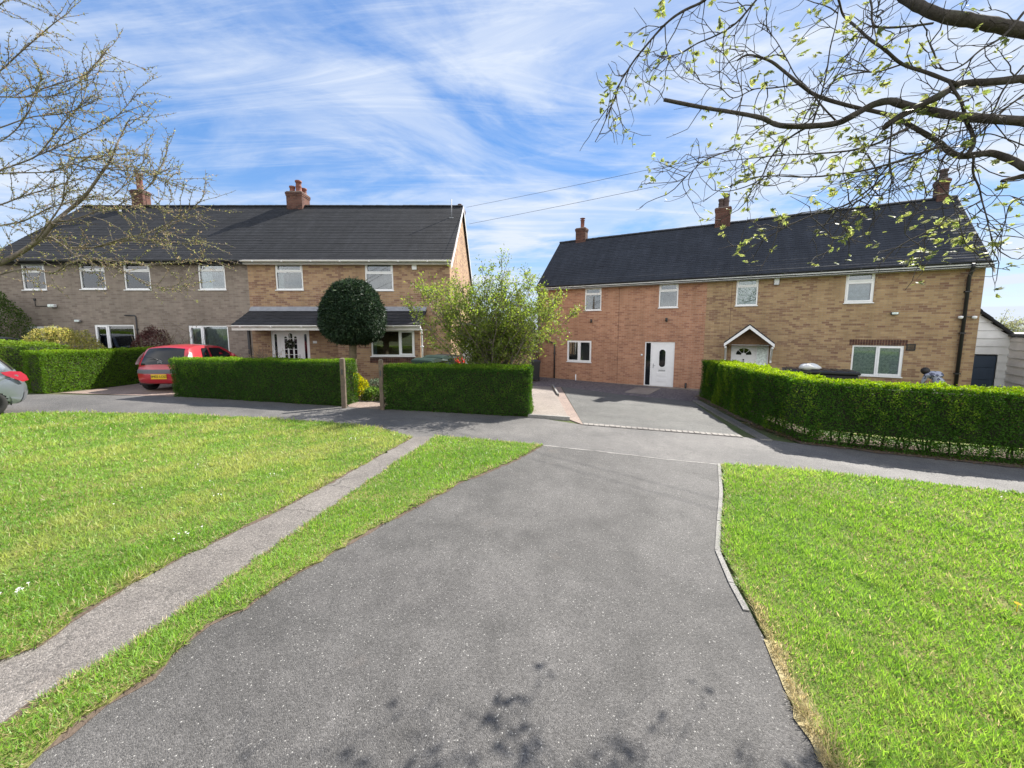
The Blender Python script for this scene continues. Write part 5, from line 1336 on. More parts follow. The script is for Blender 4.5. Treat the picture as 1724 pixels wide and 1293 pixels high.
for tr, w0, w1, Ya, Yb in (
    ([(1200, -25), (1187, 0), (1153, 17), (1130, 32), (1109, 52), (1085, 80), (1066, 104), (1045, 138), (1035, 165), (1023, 194), (1012, 220), (1002, 239)], 4.5, 1.2, 5.5, 5.9),
    ([(1290, -20), (1273, 0), (1239, 39), (1205, 60), (1174, 73), (1150, 88), (1122, 95), (1098, 92)], 3.5, 1.2, 5.4, 5.8),
    ([(1571, 39), (1520, 45), (1476, 45), (1468, 30), (1468, 13), (1463, -10)], 4, 4, 5.0, 5.1),
    ([(1502, 205), (1500, 230), (1498, 259), (1499, 280), (1502, 302), (1497, 322)], 3.5, 1.5, 5.1, 5.2),
    ([(1640, 262), (1638, 290), (1648, 315), (1653, 337), (1660, 362), (1666, 388), (1672, 410), (1668, 432)], 5, 1.5, 4.9, 4.9),
    ([(1584, 246), (1540, 262), (1498, 276), (1455, 287), (1412, 293), (1380, 297), (1347, 298), (1300, 296), (1262, 300), (1232, 312)], 4.5, 1.3, 5.0, 5.6),
    ([(1368, 211), (1345, 222), (1317, 242), (1295, 270), (1282, 298), (1262, 312), (1226, 322), (1200, 320)], 3.5, 1.2, 5.5, 5.7),
    ([(1528, 216), (1500, 230), (1476, 242), (1440, 252), (1410, 256), (1368, 259), (1310, 262), (1260, 267), (1215, 272)], 4.5, 1.2, 5.1, 5.6),
    ([(1240, 250), (1205, 262), (1180, 275), (1163, 290), (1140, 305), (1088, 309)], 2.2, .9, 5.6, 5.8),
    ([(1502, 285), (1480, 305), (1455, 325), (1433, 340), (1405, 352), (1380, 358), (1345, 372), (1318, 385), (1285, 405), (1252, 426)], 3.0, 1.0, 5.2, 5.5),
    ([(1480, 305), (1470, 330), (1455, 350), (1440, 368), (1418, 392), (1402, 405)], 2.2, 1.0, 5.2, 5.4),
    ([(1498, 276), (1478, 300), (1466, 322), (1440, 342), (1412, 352), (1350, 358), (1310, 372)], 3, 1.0, 5.1, 5.4),
    ([(1411, 207), (1385, 180), (1362, 150), (1340, 128), (1322, 95), (1300, 60), (1270, 40)], 4, 1.2, 5.5, 5.8),
    ([(1368, 208), (1380, 170), (1392, 120), (1398, 80), (1408, 40), (1412, 10)], 3.2, 1.5, 5.5, 5.5),
    ([(1321, 210), (1360, 205), (1395, 150), (1430, 90), (1470, 40), (1480, 0)], 2.6, 1.2, 5.4, 5.3),
    ([(1239, 190), (1250, 160), (1240, 120), (1255, 80), (1258, 40)], 2.0, .8, 5.6, 5.7),
    ([(1347, 142), (1300, 148), (1270, 150), (1235, 165), (1215, 150), (1195, 148), (1160, 120), (1135, 95)], 2.6, .8, 5.7, 5.9),
    ([(1519, 108), (1480, 120), (1450, 122), (1410, 132), (1385, 155)], 3, 1.5, 5.2, 5.4),
    ([(1724, 160), (1690, 185), (1650, 225), (1615, 262), (1560, 330), (1530, 370)], 3.5, 1.3, 4.8, 5.0),
    ([(1724, 110), (1690, 150), (1670, 190), (1640, 215), (1600, 225), (1560, 250), (1520, 262)], 3.2, 1.2, 4.8, 5.1),
    ([(1600, 195), (1590, 225), (1570, 250), (1540, 275), (1520, 300), (1480, 330)], 3.2, 1.0, 5.0, 5.2),
    ([(1653, 337), (1630, 350), (1605, 362), (1582, 380), (1560, 392), (1545, 440)], 2.4, .9, 4.9, 4.9),
    ([(1724, 330), (1700, 345), (1690, 380), (1672, 410), (1650, 432)], 2.0, .9, 4.7, 4.8),
    ([(1724, 20), (1690, 60), (1650, 85), (1620, 110), (1590, 118), (1572, 90), (1560, 60)], 4, 2, 4.8, 5.0),
    ([(1724, 245), (1690, 232), (1660, 225), (1622, 235), (1590, 262), (1575, 300)], 3, 1.2, 4.8, 5.0)):
    limb(tr, w0, w1, Ya, Yb, None, 5, True)
addtube(tb, [oR+Vector((0, 0, -.2)), oR+Vector((.02, 0, 1.2)), oR+Vector((-.05, 0, 2.2)), oR+Vector((-.1, 0, 3.2)), oR+Vector((-.1, 0, 4.4)), oR+Vector((.1, .1, 6.0))], [.24, .19, .17, .15, .12, .05], 12, oR)
# finer twigs
tw2 = []
for pts, rad in list(limbs):
    L = sum((pts[i+1]-pts[i]).length for i in range(len(pts)-1)); thick = rad[0] > .03
    for i in range(2, len(pts)):
        if random.random() < (.33 if thick else .5):
            d = (pts[i]-pts[i-1]).normalized(); s = Vector((random.gauss(-.15, .55), random.gauss(0, .55), random.gauss(-.05, .75)))
            q = grow(tw, pts[i]-oR, d*.6+s, random.uniform(.22, .65), random.uniform(.0038, .0062), 6, -.02, .28, 4, .45); tw2.append(q)
            for _ in range(random.choice((1, 2))):
                k = random.randint(2, 5); q2 = grow(tw, q[k], (q[k+1 if k < 5 else 5]-q[k-1]).normalized()+Vector((random.gauss(0, .7), random.gauss(0, .7), random.gauss(0, .7))), random.uniform(.12, .32), .0035, 4, .03, .25, 3, .5); tw2.append(q2)
tr_ = tb.build('boughs', M['bark'], treeR, uv=False); tw.build('twigs', M['bark'], treeR, uv=False)
# leaf rosettes: at traced places and at a share of the twig ends
cl = []
zz = lambda x, y: (980+x/2.317, y/2.317)
for q in ((300, 50), (320, 20), (120, 330), (100, 370), (240, 310), (230, 340), (70, 400), (390, 190), (430, 230), (870, 210), (1010, 130), (720, 290), (690, 320), (800, 560), (700, 530), (760, 540), (640, 580), (680, 730), (700, 700), (650, 750), (1070, 820), (1030, 900), (1000, 920), (620, 985), (660, 955), (700, 915), (1390, 870), (1480, 930), (1520, 935), (1320, 990), (1290, 1010),
          (1360, 985), (1420, 1010), (1570, 1000), (1310, 1045), (1470, 780), (1440, 850), (1200, 170), (1300, 220), (1150, 310), (1170, 330), (930, 30), (1620, 640), (1700, 960), (1650, 790), (1060, 550), (1000, 520), (950, 650), (900, 560), (1100, 600), (1130, 560), (780, 370), (850, 130), (550, 120), (800, 850), (940, 770), (1350, 410), (1410, 380), (560, 745), (1440, 935), (1600, 880), (620, 700)):
    cl.append((at(*zz(*q), (5.15 if q[0] > 900 else 5.6)*KD)-oR, 1.0))
for q in tw2:
    if random.random() < .22: cl.append((q[-1], .8))
    elif random.random() < .12: cl.append((q[len(q)//2], .5))
PP, DD, NN, LL = [], [], [], []
for p, s in cl:
    for _ in range(random.randint(3, 5) if s > .8 else random.randint(2, 3)):
        d = Vector((random.gauss(0, 1), random.gauss(0, 1), random.gauss(-.1, .7))).normalized(); o = p+Vector((random.gauss(0, .05), random.gauss(0, .05), random.gauss(0, .04)))*s
        up = Vector((random.gauss(0, .5), random.gauss(0, .5), 1)); side = d.cross(up).normalized()
        L = random.uniform(.05, .085)*s
        for a in (-1.15, -.6, 0, .6, 1.15):   # a fan of leaflets
            dd = d*math.cos(a)+side*math.sin(a); PP.append(o+d*.008); DD.append(dd); NN.append(up); LL.append(L*(1-.25*abs(a)))
PP = np.array([tuple(x) for x in PP]); DD = np.array([tuple(x) for x in DD]); NN = np.array([tuple(x) for x in NN]); LL = np.array(LL); n = len(PP); print('right tree leaves', n)
V, F = leaf_arrays(PP, DD, NN, LL, LL*.46, .08)
np_mesh('leaves', V, F, M['leaf_soft'], treeR, np.repeat(rc(n, (.20, .24, .085), .3, ((.3, (.26, .29, .11)), (.2, (.16, .17, .085)))), 4, 0))

# left tree
random.seed(33); limbs = []
KD = 1.0
oL = Vector((-11.2, 6.6, zg(-11.2, 6.6))); treeL = empty('budding_tree', oL); tag(treeL, 'tree outside the left edge with bare budding branches reaching over the silver car', 'tree')
tb = MB(); tw = MB()
def limbL(tr, w0, w1, Ya, Yb, root=None, n=6):
    pts = limb_pts(tr, Ya, Yb); k = 0
    if root:
        r_ = Vector(root); pts = [r_, r_.lerp(pts[0], .3)+Vector((0, random.uniform(-.12, .12), -.16)), r_.lerp(pts[0], .65)+Vector((0, random.uniform(-.1, .1), -.13))]+pts; k = 3
    sc = 1/strt(tr[0], tr[1])*.8 if w0 > 4 else .9; m = len(pts); rad = [W2R(w0, Ya)*1.2*sc]*k+[W2R(w0*sc+(w1-w0*sc)*i/(m-k-1), Ya) for i in range(m-k)]
    addtube(tb if w0 > 4 else tw, pts, rad, n, oL); limbs.append((pts[k:], rad[k:])); return pts
limbL([(-30, 455), (0, 443), (30, 428), (53, 413), (75, 395), (92, 374), (118, 352), (142, 331), (165, 300), (185, 271), (196, 245), (206, 224), (215, 205)], 14, 1.2, 6.4, 6.6, (-11.1, 6.6, 2.3), 8)
limbL([(53, 413), (82, 399), (107, 413), (135, 417), (160, 416), (206, 406), (249, 404), (285, 406), (313, 411), (341, 406)], 6, 1, 6.4, 6.7)
limbL([(107, 413), (124, 427), (148, 433), (171, 438), (213, 459), (256, 482), (275, 486), (302, 491)], 3, 1, 6.4, 6.3)
limbL([(-20, 470), (0, 462), (46, 452), (89, 459), (124, 441), (170, 438), (213, 441), (260, 445), (302, 441), (341, 436)], 5, 1, 6.2, 6.5)
limbL([(-30, 130), (0, 119), (30, 92), (62, 64), (90, 40), (111, 25)], 2.6, 1, 6.5, 6.5, (-11.0, 6.7, 4.6))
limbL([(-30, 165), (0, 163), (44, 163), (70, 150), (99, 141), (143, 126), (160, 108), (178, 89)], 2.6, 1, 6.5, 6.6, (-11.0, 6.7, 4.4))
limbL([(44, 163), (75, 163), (99, 158), (120, 148), (136, 136)], 1.8, .9, 6.5, 6.6)
limbL([(-30, 222), (0, 215), (49, 198), (80, 194), (111, 190), (143, 178), (165, 168)], 2.4, .9, 6.3, 6.7, (-11.0, 6.6, 4.0))
limbL([(-40, 310), (0, 287), (30, 276), (62, 262), (85, 235), (109, 205), (125, 188), (138, 171), (145, 148), (148, 124)], 5.5, 1, 6.4, 6.7, (-11.0, 6.6, 3.3))
limbL([(62, 262), (80, 255), (99, 247), (125, 236), (148, 223), (193, 198), (210, 182), (223, 166)], 2.4, .9, 6.4, 6.8)
limbL([(82, 255), (110, 262), (136, 265), (186, 262), (210, 258), (233, 252)], 2, .9, 6.4, 6.9)
limbL([(-30, 300), (0, 292), (74, 290), (100, 284), (124, 275), (160, 268), (175, 263)], 2.6, .9, 6.2, 6.3, (-11.0, 6.5, 3.2))
limbL([(124, 277), (155, 283), (186, 285), (220, 288), (247, 290), (270, 300), (287, 303)], 2, .8, 6.3, 6.6)
limbL([(190, 330), (210, 312), (225, 298), (235, 285), (247, 262)], 1.8, .8, 6.5, 6.7)
limbL([(200, 345), (247, 317), (258, 304), (262, 295), (275, 275)], 1.8, .8, 6.5, 6.6)
limbL([(160, 416), (205, 402), (249, 392), (280, 378), (302, 363), (325, 350), (341, 335)], 2.4, .8, 6.5, 6.8)
limbL([(-30, 350), (0, 345), (40, 330), (80, 318), (120, 305), (150, 300)], 3, 1, 6.3, 6.4, (-11.0, 6.6, 3.0))
limbL([(-30, 390), (0, 380), (40, 372), (80, 352), (120, 340), (170, 335), (215, 340)], 3.4, 1, 6.5, 6.9, (-11.0, 6.7, 2.8))
limbL([(60, 405), (90, 365), (105, 340), (110, 310), (130, 280)], 3, 1, 6.3, 6.0)
limbL([(92, 374), (130, 368), (175, 352), (210, 352), (250, 345), (290, 352)], 3, .9, 6.4, 6.8)
limbL([(-30, 20), (0, 8), (15, -8)], 2.4, 1, 6.2, 6.2, (-11, 6.4, 5.2))
limbL([(-30, 245), (0, 238), (30, 215), (52, 180), (60, 150), (75, 130)], 2.2, .8, 6.0, 6.1, (-11, 6.4, 4.0))
addtube(tb, [oL+Vector((0, 0, -.2)), oL+Vector((0, 0, 1)), oL+Vector((.05, 0, 2.2)), oL+Vector((.1, .05, 3.5)), oL+Vector((.2, .1, 5))], [.2, .16, .15, .12, .06], 10, oL)
bud = []
tws = []
for pts, rad in list(limbs):
    for i in range(2, len(pts)):
        dens = .85
        if random.random() < dens:
            d = (pts[i]-pts[i-1]).normalized(); s = Vector((random.gauss(.1, .5), random.gauss(0, .6), random.gauss(.05, .6)))
            q = grow(tw, pts[i]-oL, d*.9+s, random.uniform(.25, .8), .0055, 7, .0, .16, 3, .5); tws.append(q)
            for _ in range(random.choice((0, 1, 1, 2))):
                k = random.randint(2, 5); q2 = grow(tw, q[k], (q[k+1]-q[k-1]).normalized()+Vector((random.gauss(0, .6), random.gauss(0, .6), random.gauss(0, .6))), random.uniform(.15, .4), .004, 5, .02, .16, 3, .5); tws.append(q2)
    if rad[-1] < .02: tws.append([p-oL for p in pts[len(pts)//3:]])
tb.build('boughs', M['bark_pale'], treeL, uv=False); tw.build('twigs', M['bark_pale'], treeL, uv=False)
PP, DD = [], []
for q in tws:
    for i in range(len(q)-1):
        L = (q[i+1]-q[i]).length; m = max(1, int(L/.045))
        for k in range(m):
            p = q[i].lerp(q[i+1], k/m); d = (q[i+1]-q[i]).normalized()
            for _ in range(2): PP.append(tuple(p)); v = (d*.5+Vector((random.gauss(0, .8), random.gauss(0, .8), random.gauss(.2, .8)))).normalized(); DD.append(tuple(v))
PP, DD = np.array(PP), np.array(DD); n = len(PP); print('left tree buds', n)
V, F = leaf_arrays(PP, DD, rng.normal(size=(n, 3)), rng.uniform(.02, .05, n), rng.uniform(.011, .02, n))
np_mesh('buds', V, F, M['leaf_soft'], treeL, np.repeat(rc(n, (.23, .23, .10), .35, ((.35, (.27, .21, .13)), (.2, (.16, .18, .07)))), 4, 0))

# thin tree far behind the white garage
random.seed(3)
yw = 34.0; cw_ = at(1684, 548, yw); e = empty('willow_tree', (cw_.x, yw, zg(cw_.x, yw))); tag(e, 'pale feathery distant tree above the white clad garage roof', 'tree')
mb = MB(); hz_ = cw_.z-zg(cw_.x, yw); mb.tube([(0, 0, -.2), (.1, 0, hz_*.5), (0, 0, hz_)], [.25, .2, .1], 8); tp_ = []
for i in range(60):
    a = random.uniform(0, 6.283); q = grow(mb, (0, 0, hz_*random.uniform(.75, 1.0)), (math.cos(a), math.sin(a), .6), random.uniform(1.2, 2.6), .03, 7, -.10, .12, 3); tp_ += q[1:]
mb.build('trunk', M['bark_pale'], e, uv=False)
T = np.repeat(np.array([tuple(x) for x in tp_]), 7, 0); T = T+rng.normal(0, .15, T.shape); n = len(T)
V, F = leaf_arrays(T, rng.normal(size=(n, 3))+np.array([0, 0, -.8]), rng.normal(size=(n, 3)), .16, .05); np_mesh('crown', V, F, M['leaf_soft'], e, np.repeat(rc(n, (.22, .24, .12), .3), 4, 0))

# ------------------------------------------------------------------ grass
dry = np.array([p[:2] for p in jag(dr_r[5:10], 0, .05)])
def grass(name, poly, seed, xr, yr, mul=1.0, kind='left', edges=()):
    r = np.random.default_rng(seed); PX = []
    bands = [(0, 2.6, 9500), (2.6, 3.6, 6500), (3.6, 5, 4200), (5, 7, 2300), (7, 9.5, 1300), (9.5, 14, 800)]
    for a, b, dn in bands:
        x0, x1, y0, y1 = max(xr[0], -b), min(xr[1], b), max(yr[0], -b*.2), min(yr[1], b)
        if x1 <= x0 or y1 <= y0: continue
        n = int((x1-x0)*(y1-y0)*dn*mul); X, Y = r.uniform(x0, x1, n), r.uniform(y0, y1, n); D = np.hypot(X, Y)
        m = (D >= a) & (D < b) & (Y > np.abs(X)*.33-.45) & pip(X, Y, poly); PX.append(np.stack([X[m], Y[m], D[m]], 1))
    OUT = []
    for pl in edges:   # ragged fringe along the worn edges
        E = np.array([p[:2] for p in pl], float); sg = np.linalg.norm(np.diff(E, axis=0), axis=1); cu = np.r_[0, np.cumsum(sg)]
        k = int(cu[-1]*420); tt = r.uniform(0, cu[-1]-1e-3, k); i = np.clip(np.searchsorted(cu, tt, side='right')-1, 0, len(sg)-1)
        p = E[i]+(E[i+1]-E[i])*((tt-cu[i])/sg[i])[:, None]; T = (E[i+1]-E[i])/sg[i][:, None]; nn = np.stack([T[:, 1], -T[:, 0]], 1)
        ins = pip(p[:, 0]+nn[:, 0]*.04, p[:, 1]+nn[:, 1]*.04, poly); nn[ins] *= -1
        clump = np.clip(.6+.8*wob(np.c_[p, np.zeros(k)], 6, seed+8), 0, 1); dd = np.hypot(p[:, 0], p[:, 1])
        m = (r.random(k) < clump*np.clip(4.5/np.maximum(dd, 1), .3, 1)) & (p[:, 1] > np.abs(p[:, 0])*.42-.25) & (p[:, 1] > .2)
        p = p-nn*np.abs(r.normal(0, .025, k))[:, None]; OUT.append(np.c_[p, dd, np.arctan2(nn[:, 1], nn[:, 0])][m])
    Q = np.concatenate(PX); n0 = len(Q)
    if OUT: OUT = np.concatenate(OUT); Q = np.concatenate([Q, OUT[:, :3]])
    n = len(Q); P3 = np.c_[Q[:, :2], zgn(Q[:, 0], Q[:, 1])+.020]
    # distance to the edge of the lawn, roughly: points whose small neighbours fall outside
    ed = np.zeros(n)
    for ang in np.arange(0, 6.28, 1.05):
        for rr in (.05, .13): ed += ~pip(Q[:, 0]+rr*np.cos(ang), Q[:, 1]+rr*np.sin(ang), poly)
    ed = np.clip(ed/5, 0, 1)
    f1 = wob(P3, 1.1, seed+1); f2 = wob(P3, 4.0, seed+2); f3 = wob(P3, .45, seed+3); f4 = wob(P3, 11, seed+5); bare = wob(P3, 1.7, seed+6)+.6*wob(P3, 7, seed+7)
    wd = .0034+.0010*np.clip(Q[:, 2]-2, 0, 9); ln = r.uniform(.026, .066, n)*(1+.6*np.clip(f2*.6+f4*.6, -.75, 1))*(1+.05*np.clip(Q[:, 2]-3, 0, 8))
    az = r.uniform(0, 6.283, n)+f2*1.4; tilt = r.uniform(.25, 1.35, n)
    if len(OUT): az[n0:] = OUT[:, 3]+r.normal(0, .8, n-n0); tilt[n0:] = r.uniform(.9, 1.5, n-n0)
    D = np.stack([np.cos(az)*np.sin(tilt), np.sin(az)*np.sin(tilt), np.cos(tilt)], 1); N = np.c_[r.normal(0, .5, (n, 2)), np.ones(n)]-D*.3
    V, F = leaf_arrays(P3, D, N, ln, wd*r.uniform(.8, 1.4, n), -.10)
    g1, g2, y1_, st = np.array((.14, .27, .048)), np.array((.235, .39, .078)), np.array((.34, .39, .12)), np.array((.44, .38, .21))
    t = np.clip(.5+.45*f1+.3*f2+r.normal(0, .22, n), 0, 1)[:, None]; c = g1*(1-t)+g2*t
    yl = np.clip((f3*.7+f2*.45+.35*f4 - (.24 if kind == 'left' else .42))*1.6+r.normal(0, .15, n), 0, 1)[:, None]; c = c*(1-yl)+y1_*yl
    dq_ = np.min(np.hypot(Q[:, 0][:, None]-dry[None, :, 0], Q[:, 1][:, None]-dry[None, :, 1]), 1) if kind == 'right' else np.full(n, 9.)
    s_ = (r.random(n) < .05+.36*ed*(1 if kind != 'right' else .5)+.85*np.exp(-(dq_/.14)**2)+.22*np.clip(bare-.8, 0, 1)); c[s_] = st*r.uniform(.6, 1.2, (s_.sum(), 1)); c *= r.uniform(.75, 1.25, (n, 1))
    o = np_mesh(name, V, F, M['grass'], None, np.repeat(c, 4, 0)); tag(o, kind='stuff'); print(name, n); return o
grass('grass', lawn_left, 101, (-13.5, 0), (.2, 10), 1.7, 'left', [path_l])
grass('grass', verge, 102, (-4.2, 1.5), (.2, 8), 1.7, 'verge', [path_r, dr_l])
grass('grass', lawn_right, 103, (0, 12), (.2, 8), 1.7, 'right', [edge_r, right_far])
# daisies in the lawn
r = np.random.default_rng(5); PXY = []
for (px_, py_, k, sp_) in ((736, 0, 0, 0), (368, 840, 3, .03), (324, 902, 3, .05), (300, 912, 2, .03), (50, 998, 4, .06), (15, 1010, 3, .05), (600, 742, 6, .08), (20, 720, 12, .4), (120, 705, 12, .5), (360, 1000, 3, .05), (480, 800, 3, .2), (250, 820, 4, .4), (640, 730, 6, .2)):
    if not k: continue
    q = gp(px_, py_); PXY += [(q[0]+r.normal(0, sp_), q[1]+r.normal(0, sp_)) for _ in range(k)]
PXY = np.array(PXY); PXY = PXY[pip(PXY[:, 0], PXY[:, 1], lawn_left)]
mb = MB()
for x, y in PXY:
    z = zg(x, y)+.058; k = 9
    for i in range(k):
        a = 6.283*i/k; mb.add([(x, y, z), (x+.008*math.cos(a-.25), y+.008*math.sin(a-.25), z+.002), (x+.011*math.cos(a), y+.011*math.sin(a), z+.003), (x+.008*math.cos(a+.25), y+.008*math.sin(a+.25), z+.002)], [(0, 1, 2, 3)])
    mb.tube([(x, y, z-.04), (x, y, z)], .0015, 4)
tag(mb.build('daisies', M['petal'], None, uv=False), kind='stuff')
q = gp(1711, 1033); mb = MB()
for i in range(40):
    a, e_ = random.uniform(0, 6.283), random.uniform(.1, 1.2); mb.add([(0, 0, .06), (.022*math.cos(a-.12)*math.cos(e_), .022*math.sin(a-.12)*math.cos(e_), .06+.018*math.sin(e_)), (.026*math.cos(a)*math.cos(e_), .026*math.sin(a)*math.cos(e_), .06+.02*math.sin(e_)), (.022*math.cos(a+.12)*math.cos(e_), .022*math.sin(a+.12)*math.cos(e_), .06+.018*math.sin(e_))], [(0, 1, 2, 3)])
mb.tube([(0, 0, -.01), (0, 0, .06)], .003, 5); o = mb.build('dandelion', M['yellow'], None, uv=False, loc=(q[0], q[1], q[2]+.02)); tag(o, 'single yellow dandelion flower in the right lawn near the edge', 'flower')
q = gp(693, 856); mb = MB(); mb.tube([(0, 0, .02), (.05, .02, .035), (.11, .015, .03), (.15, -.04, .02)], [.006, .005, .004, .003], 5); mb.tube([(.05, .02, .035), (.02, .07, .04)], [.004, .002], 4)
o = mb.build('twig', M['bark'], None, uv=False, loc=(q[0]-.05, q[1], q[2])); tag(o, 'dark broken twig lying at the grass verge edge of the driveway', 'twig')

# ------------------------------------------------------------------ cars
def catmull(P, k=6):
    P = [Vector((a, b)) for a, b in P]; n = len(P); out = []
    for i in range(n):
        p0, p1, p2, p3 = P[i-1], P[i], P[(i+1) % n], P[(i+2) % n]
        for j in range(k):
            t = j/k; out.append(.5*((2*p1)+(p2-p0)*t+(2*p0-5*p1+4*p2-p3)*t*t+(3*p1-p0-3*p2+p3)*t**3))
    return out
class Car:
    def __init__(s, L, W, H, prof, belt, tumble=.25, wr=.29, wx=(.55, 2.9)):
        s.L, s.W, s.H, s.belt, s.tumble, s.wr, s.wx = L, W, H, belt, tumble, wr, wx
        s.P = catmull(prof, 6); s.n = len(s.P)
    def hw(s, x, z):
        w = s.W/2; rx = max(0, .6-x)/.6; fx = max(0, x-(s.L-.9))/.9
        f = (1-.11*rx**2.2)*(1-.17*fx**2)
        if z > s.belt: f *= 1-s.tumble*((z-s.belt)/(s.H-s.belt))**1.1
        elif z < .38: f *= 1-.07*((.38-z)/.2)
        else: f *= 1-.025*abs((z-.62)/.3)**2
        return w*f
    def edge(s, p, v):
        """strip point: profile point moved for plan curvature and crown"""
        x, z = p.x, p.y
        rr = max(0, min(1, (.75-x)/.6)); ff = max(0, min(1, (x-(s.L-.7))/.6))
        x2 = x+.13*rr*abs(v)**2.6-.22*ff*abs(v)**2.4; z2 = z-(.05 if z > s.belt-.12 else 0)*v*v
        return x2, v*s.hw(x, z), z2
    def at_(s, u): i = int(u) % s.n; f = u-int(u); return s.P[i].lerp(s.P[(i+1) % s.n], f)
    def body(s):
        mb = MB(); nv = 14; V = []
        for p in s.P:
            for k in range(nv+1): V.append(s.edge(p, -1+2*k/nv))
        n = s.n
        mb.add(V, [(i*(nv+1)+k, i*(nv+1)+k+1, ((i+1) % n)*(nv+1)+k+1, ((i+1) % n)*(nv+1)+k) for i in range(n) for k in range(nv)], True)
        for sg in (1, -1):
            V = []; K = 10
            for p in s.P:
                ex, ey, ez = s.edge(p, sg); cx = min(max(ex, .7), s.L-1.0); cz = .62; h0 = s.hw(ex, ez)
                for k in range(K+1):
                    t = k/K; x, z = ex+(cx-ex)*t, ez+(cz-ez)*t; V.append((x, sg*(s.hw(x, z)+(1-t)**3*(abs(ey)-h0)), z))
            f = [(i*(K+1)+k, i*(K+1)+k+1, ((i+1) % n)*(K+1)+k+1, ((i+1) % n)*(K+1)+k) for i in range(n) for k in range(K)]
            if sg > 0: f = [q[::-1] for q in f]
            # open the wheel arches
            f = [q for q in f if not any((sum(V[a][0] for a in q)/4-wx)**2+(sum(V[a][2] for a in q)/4-s.wr)**2 < (s.wr*.98)**2 for wx in s.wx)]
            mb.add(V, f, True)
        return mb
    def strip(s, u0, u1, v0, v1, off, m=8, k=10, round_=0):
        mb = MB(); V = []
        for i in range(m+1):
            for j in range(k+1):
                u = u0+(u1-u0)*i/m; vv = v0+(v1-v0)*j/k; e_ = .01
                a = Vector(s.edge(s.at_(u), vv)); b = Vector(s.edge(s.at_(u+.05), vv)); c = Vector(s.edge(s.at_(u), vv+e_)); nn = (b-a).cross(c-a).normalized()
                cen = Vector((s.L*.45, 0, .7))
                if nn.dot(a-cen) < 0: nn = -nn
                V.append(a+nn*off)
        mb.add(V, [(i*(k+1)+j, i*(k+1)+j+1, (i+1)*(k+1)+j+1, (i+1)*(k+1)+j) for i in range(m) for j in range(k)], True); return mb
    def side(s, poly, sg, off, rings=6):
        mb = MB(); P_ = []
        for i in range(len(poly)):
            a, b = poly[i], poly[(i+1) % len(poly)]
            for k in range(5): P_.append((a[0]+(b[0]-a[0])*k/5, a[1]+(b[1]-a[1])*k/5))
        cx = sum(p[0] for p in P_)/len(P_); cz = sum(p[1] for p in P_)/len(P_); V = []; n = len(P_)
        for r_ in range(rings):
            t = 1-r_/(rings-.001)
            for x, z in P_:
                X, Z = cx+(x-cx)*t, cz+(z-cz)*t; V.append((X, sg*(s.hw(X, Z)+off), Z))
        f = [(r_*n+i, r_*n+(i+1) % n, (r_+1)*n+(i+1) % n, (r_+1)*n+i) for r_ in range(rings-1) for i in range(n)]
        if sg > 0: f = [q[::-1] for q in f]
        mb.add(V, f, True); return mb
M['paint_red'] = plain('red_car_paint', (.38, .010, .024), .28, coat=.8, var=.03)
M['paint_silver'] = plain('silver_car_paint', (.22, .245, .275), .32, .5, coat=.6, var=.03)
M['paint_lower'] = plain('silver_bumper_paint', (.15, .165, .185), .4, .4, coat=.3, var=.05)
M['lamp_red'] = plain('red_lamp_lens', (.36, .010, .02), .12, coat=.6, var=.1, scale=20)
M['lamp_clear'] = plain('clear_lamp_lens', (.62, .6, .6), .12, coat=.6, var=.1)
M['bumper_grey'] = plain('grey_bumper_plastic', (.09, .09, .10), .55)
M['plate_yellow'] = plain('yellow_number_plate', (.72, .48, .02), .4, var=.03)
M['alloy'] = plain('alloy_rim', (.55, .56, .58), .3, .7)
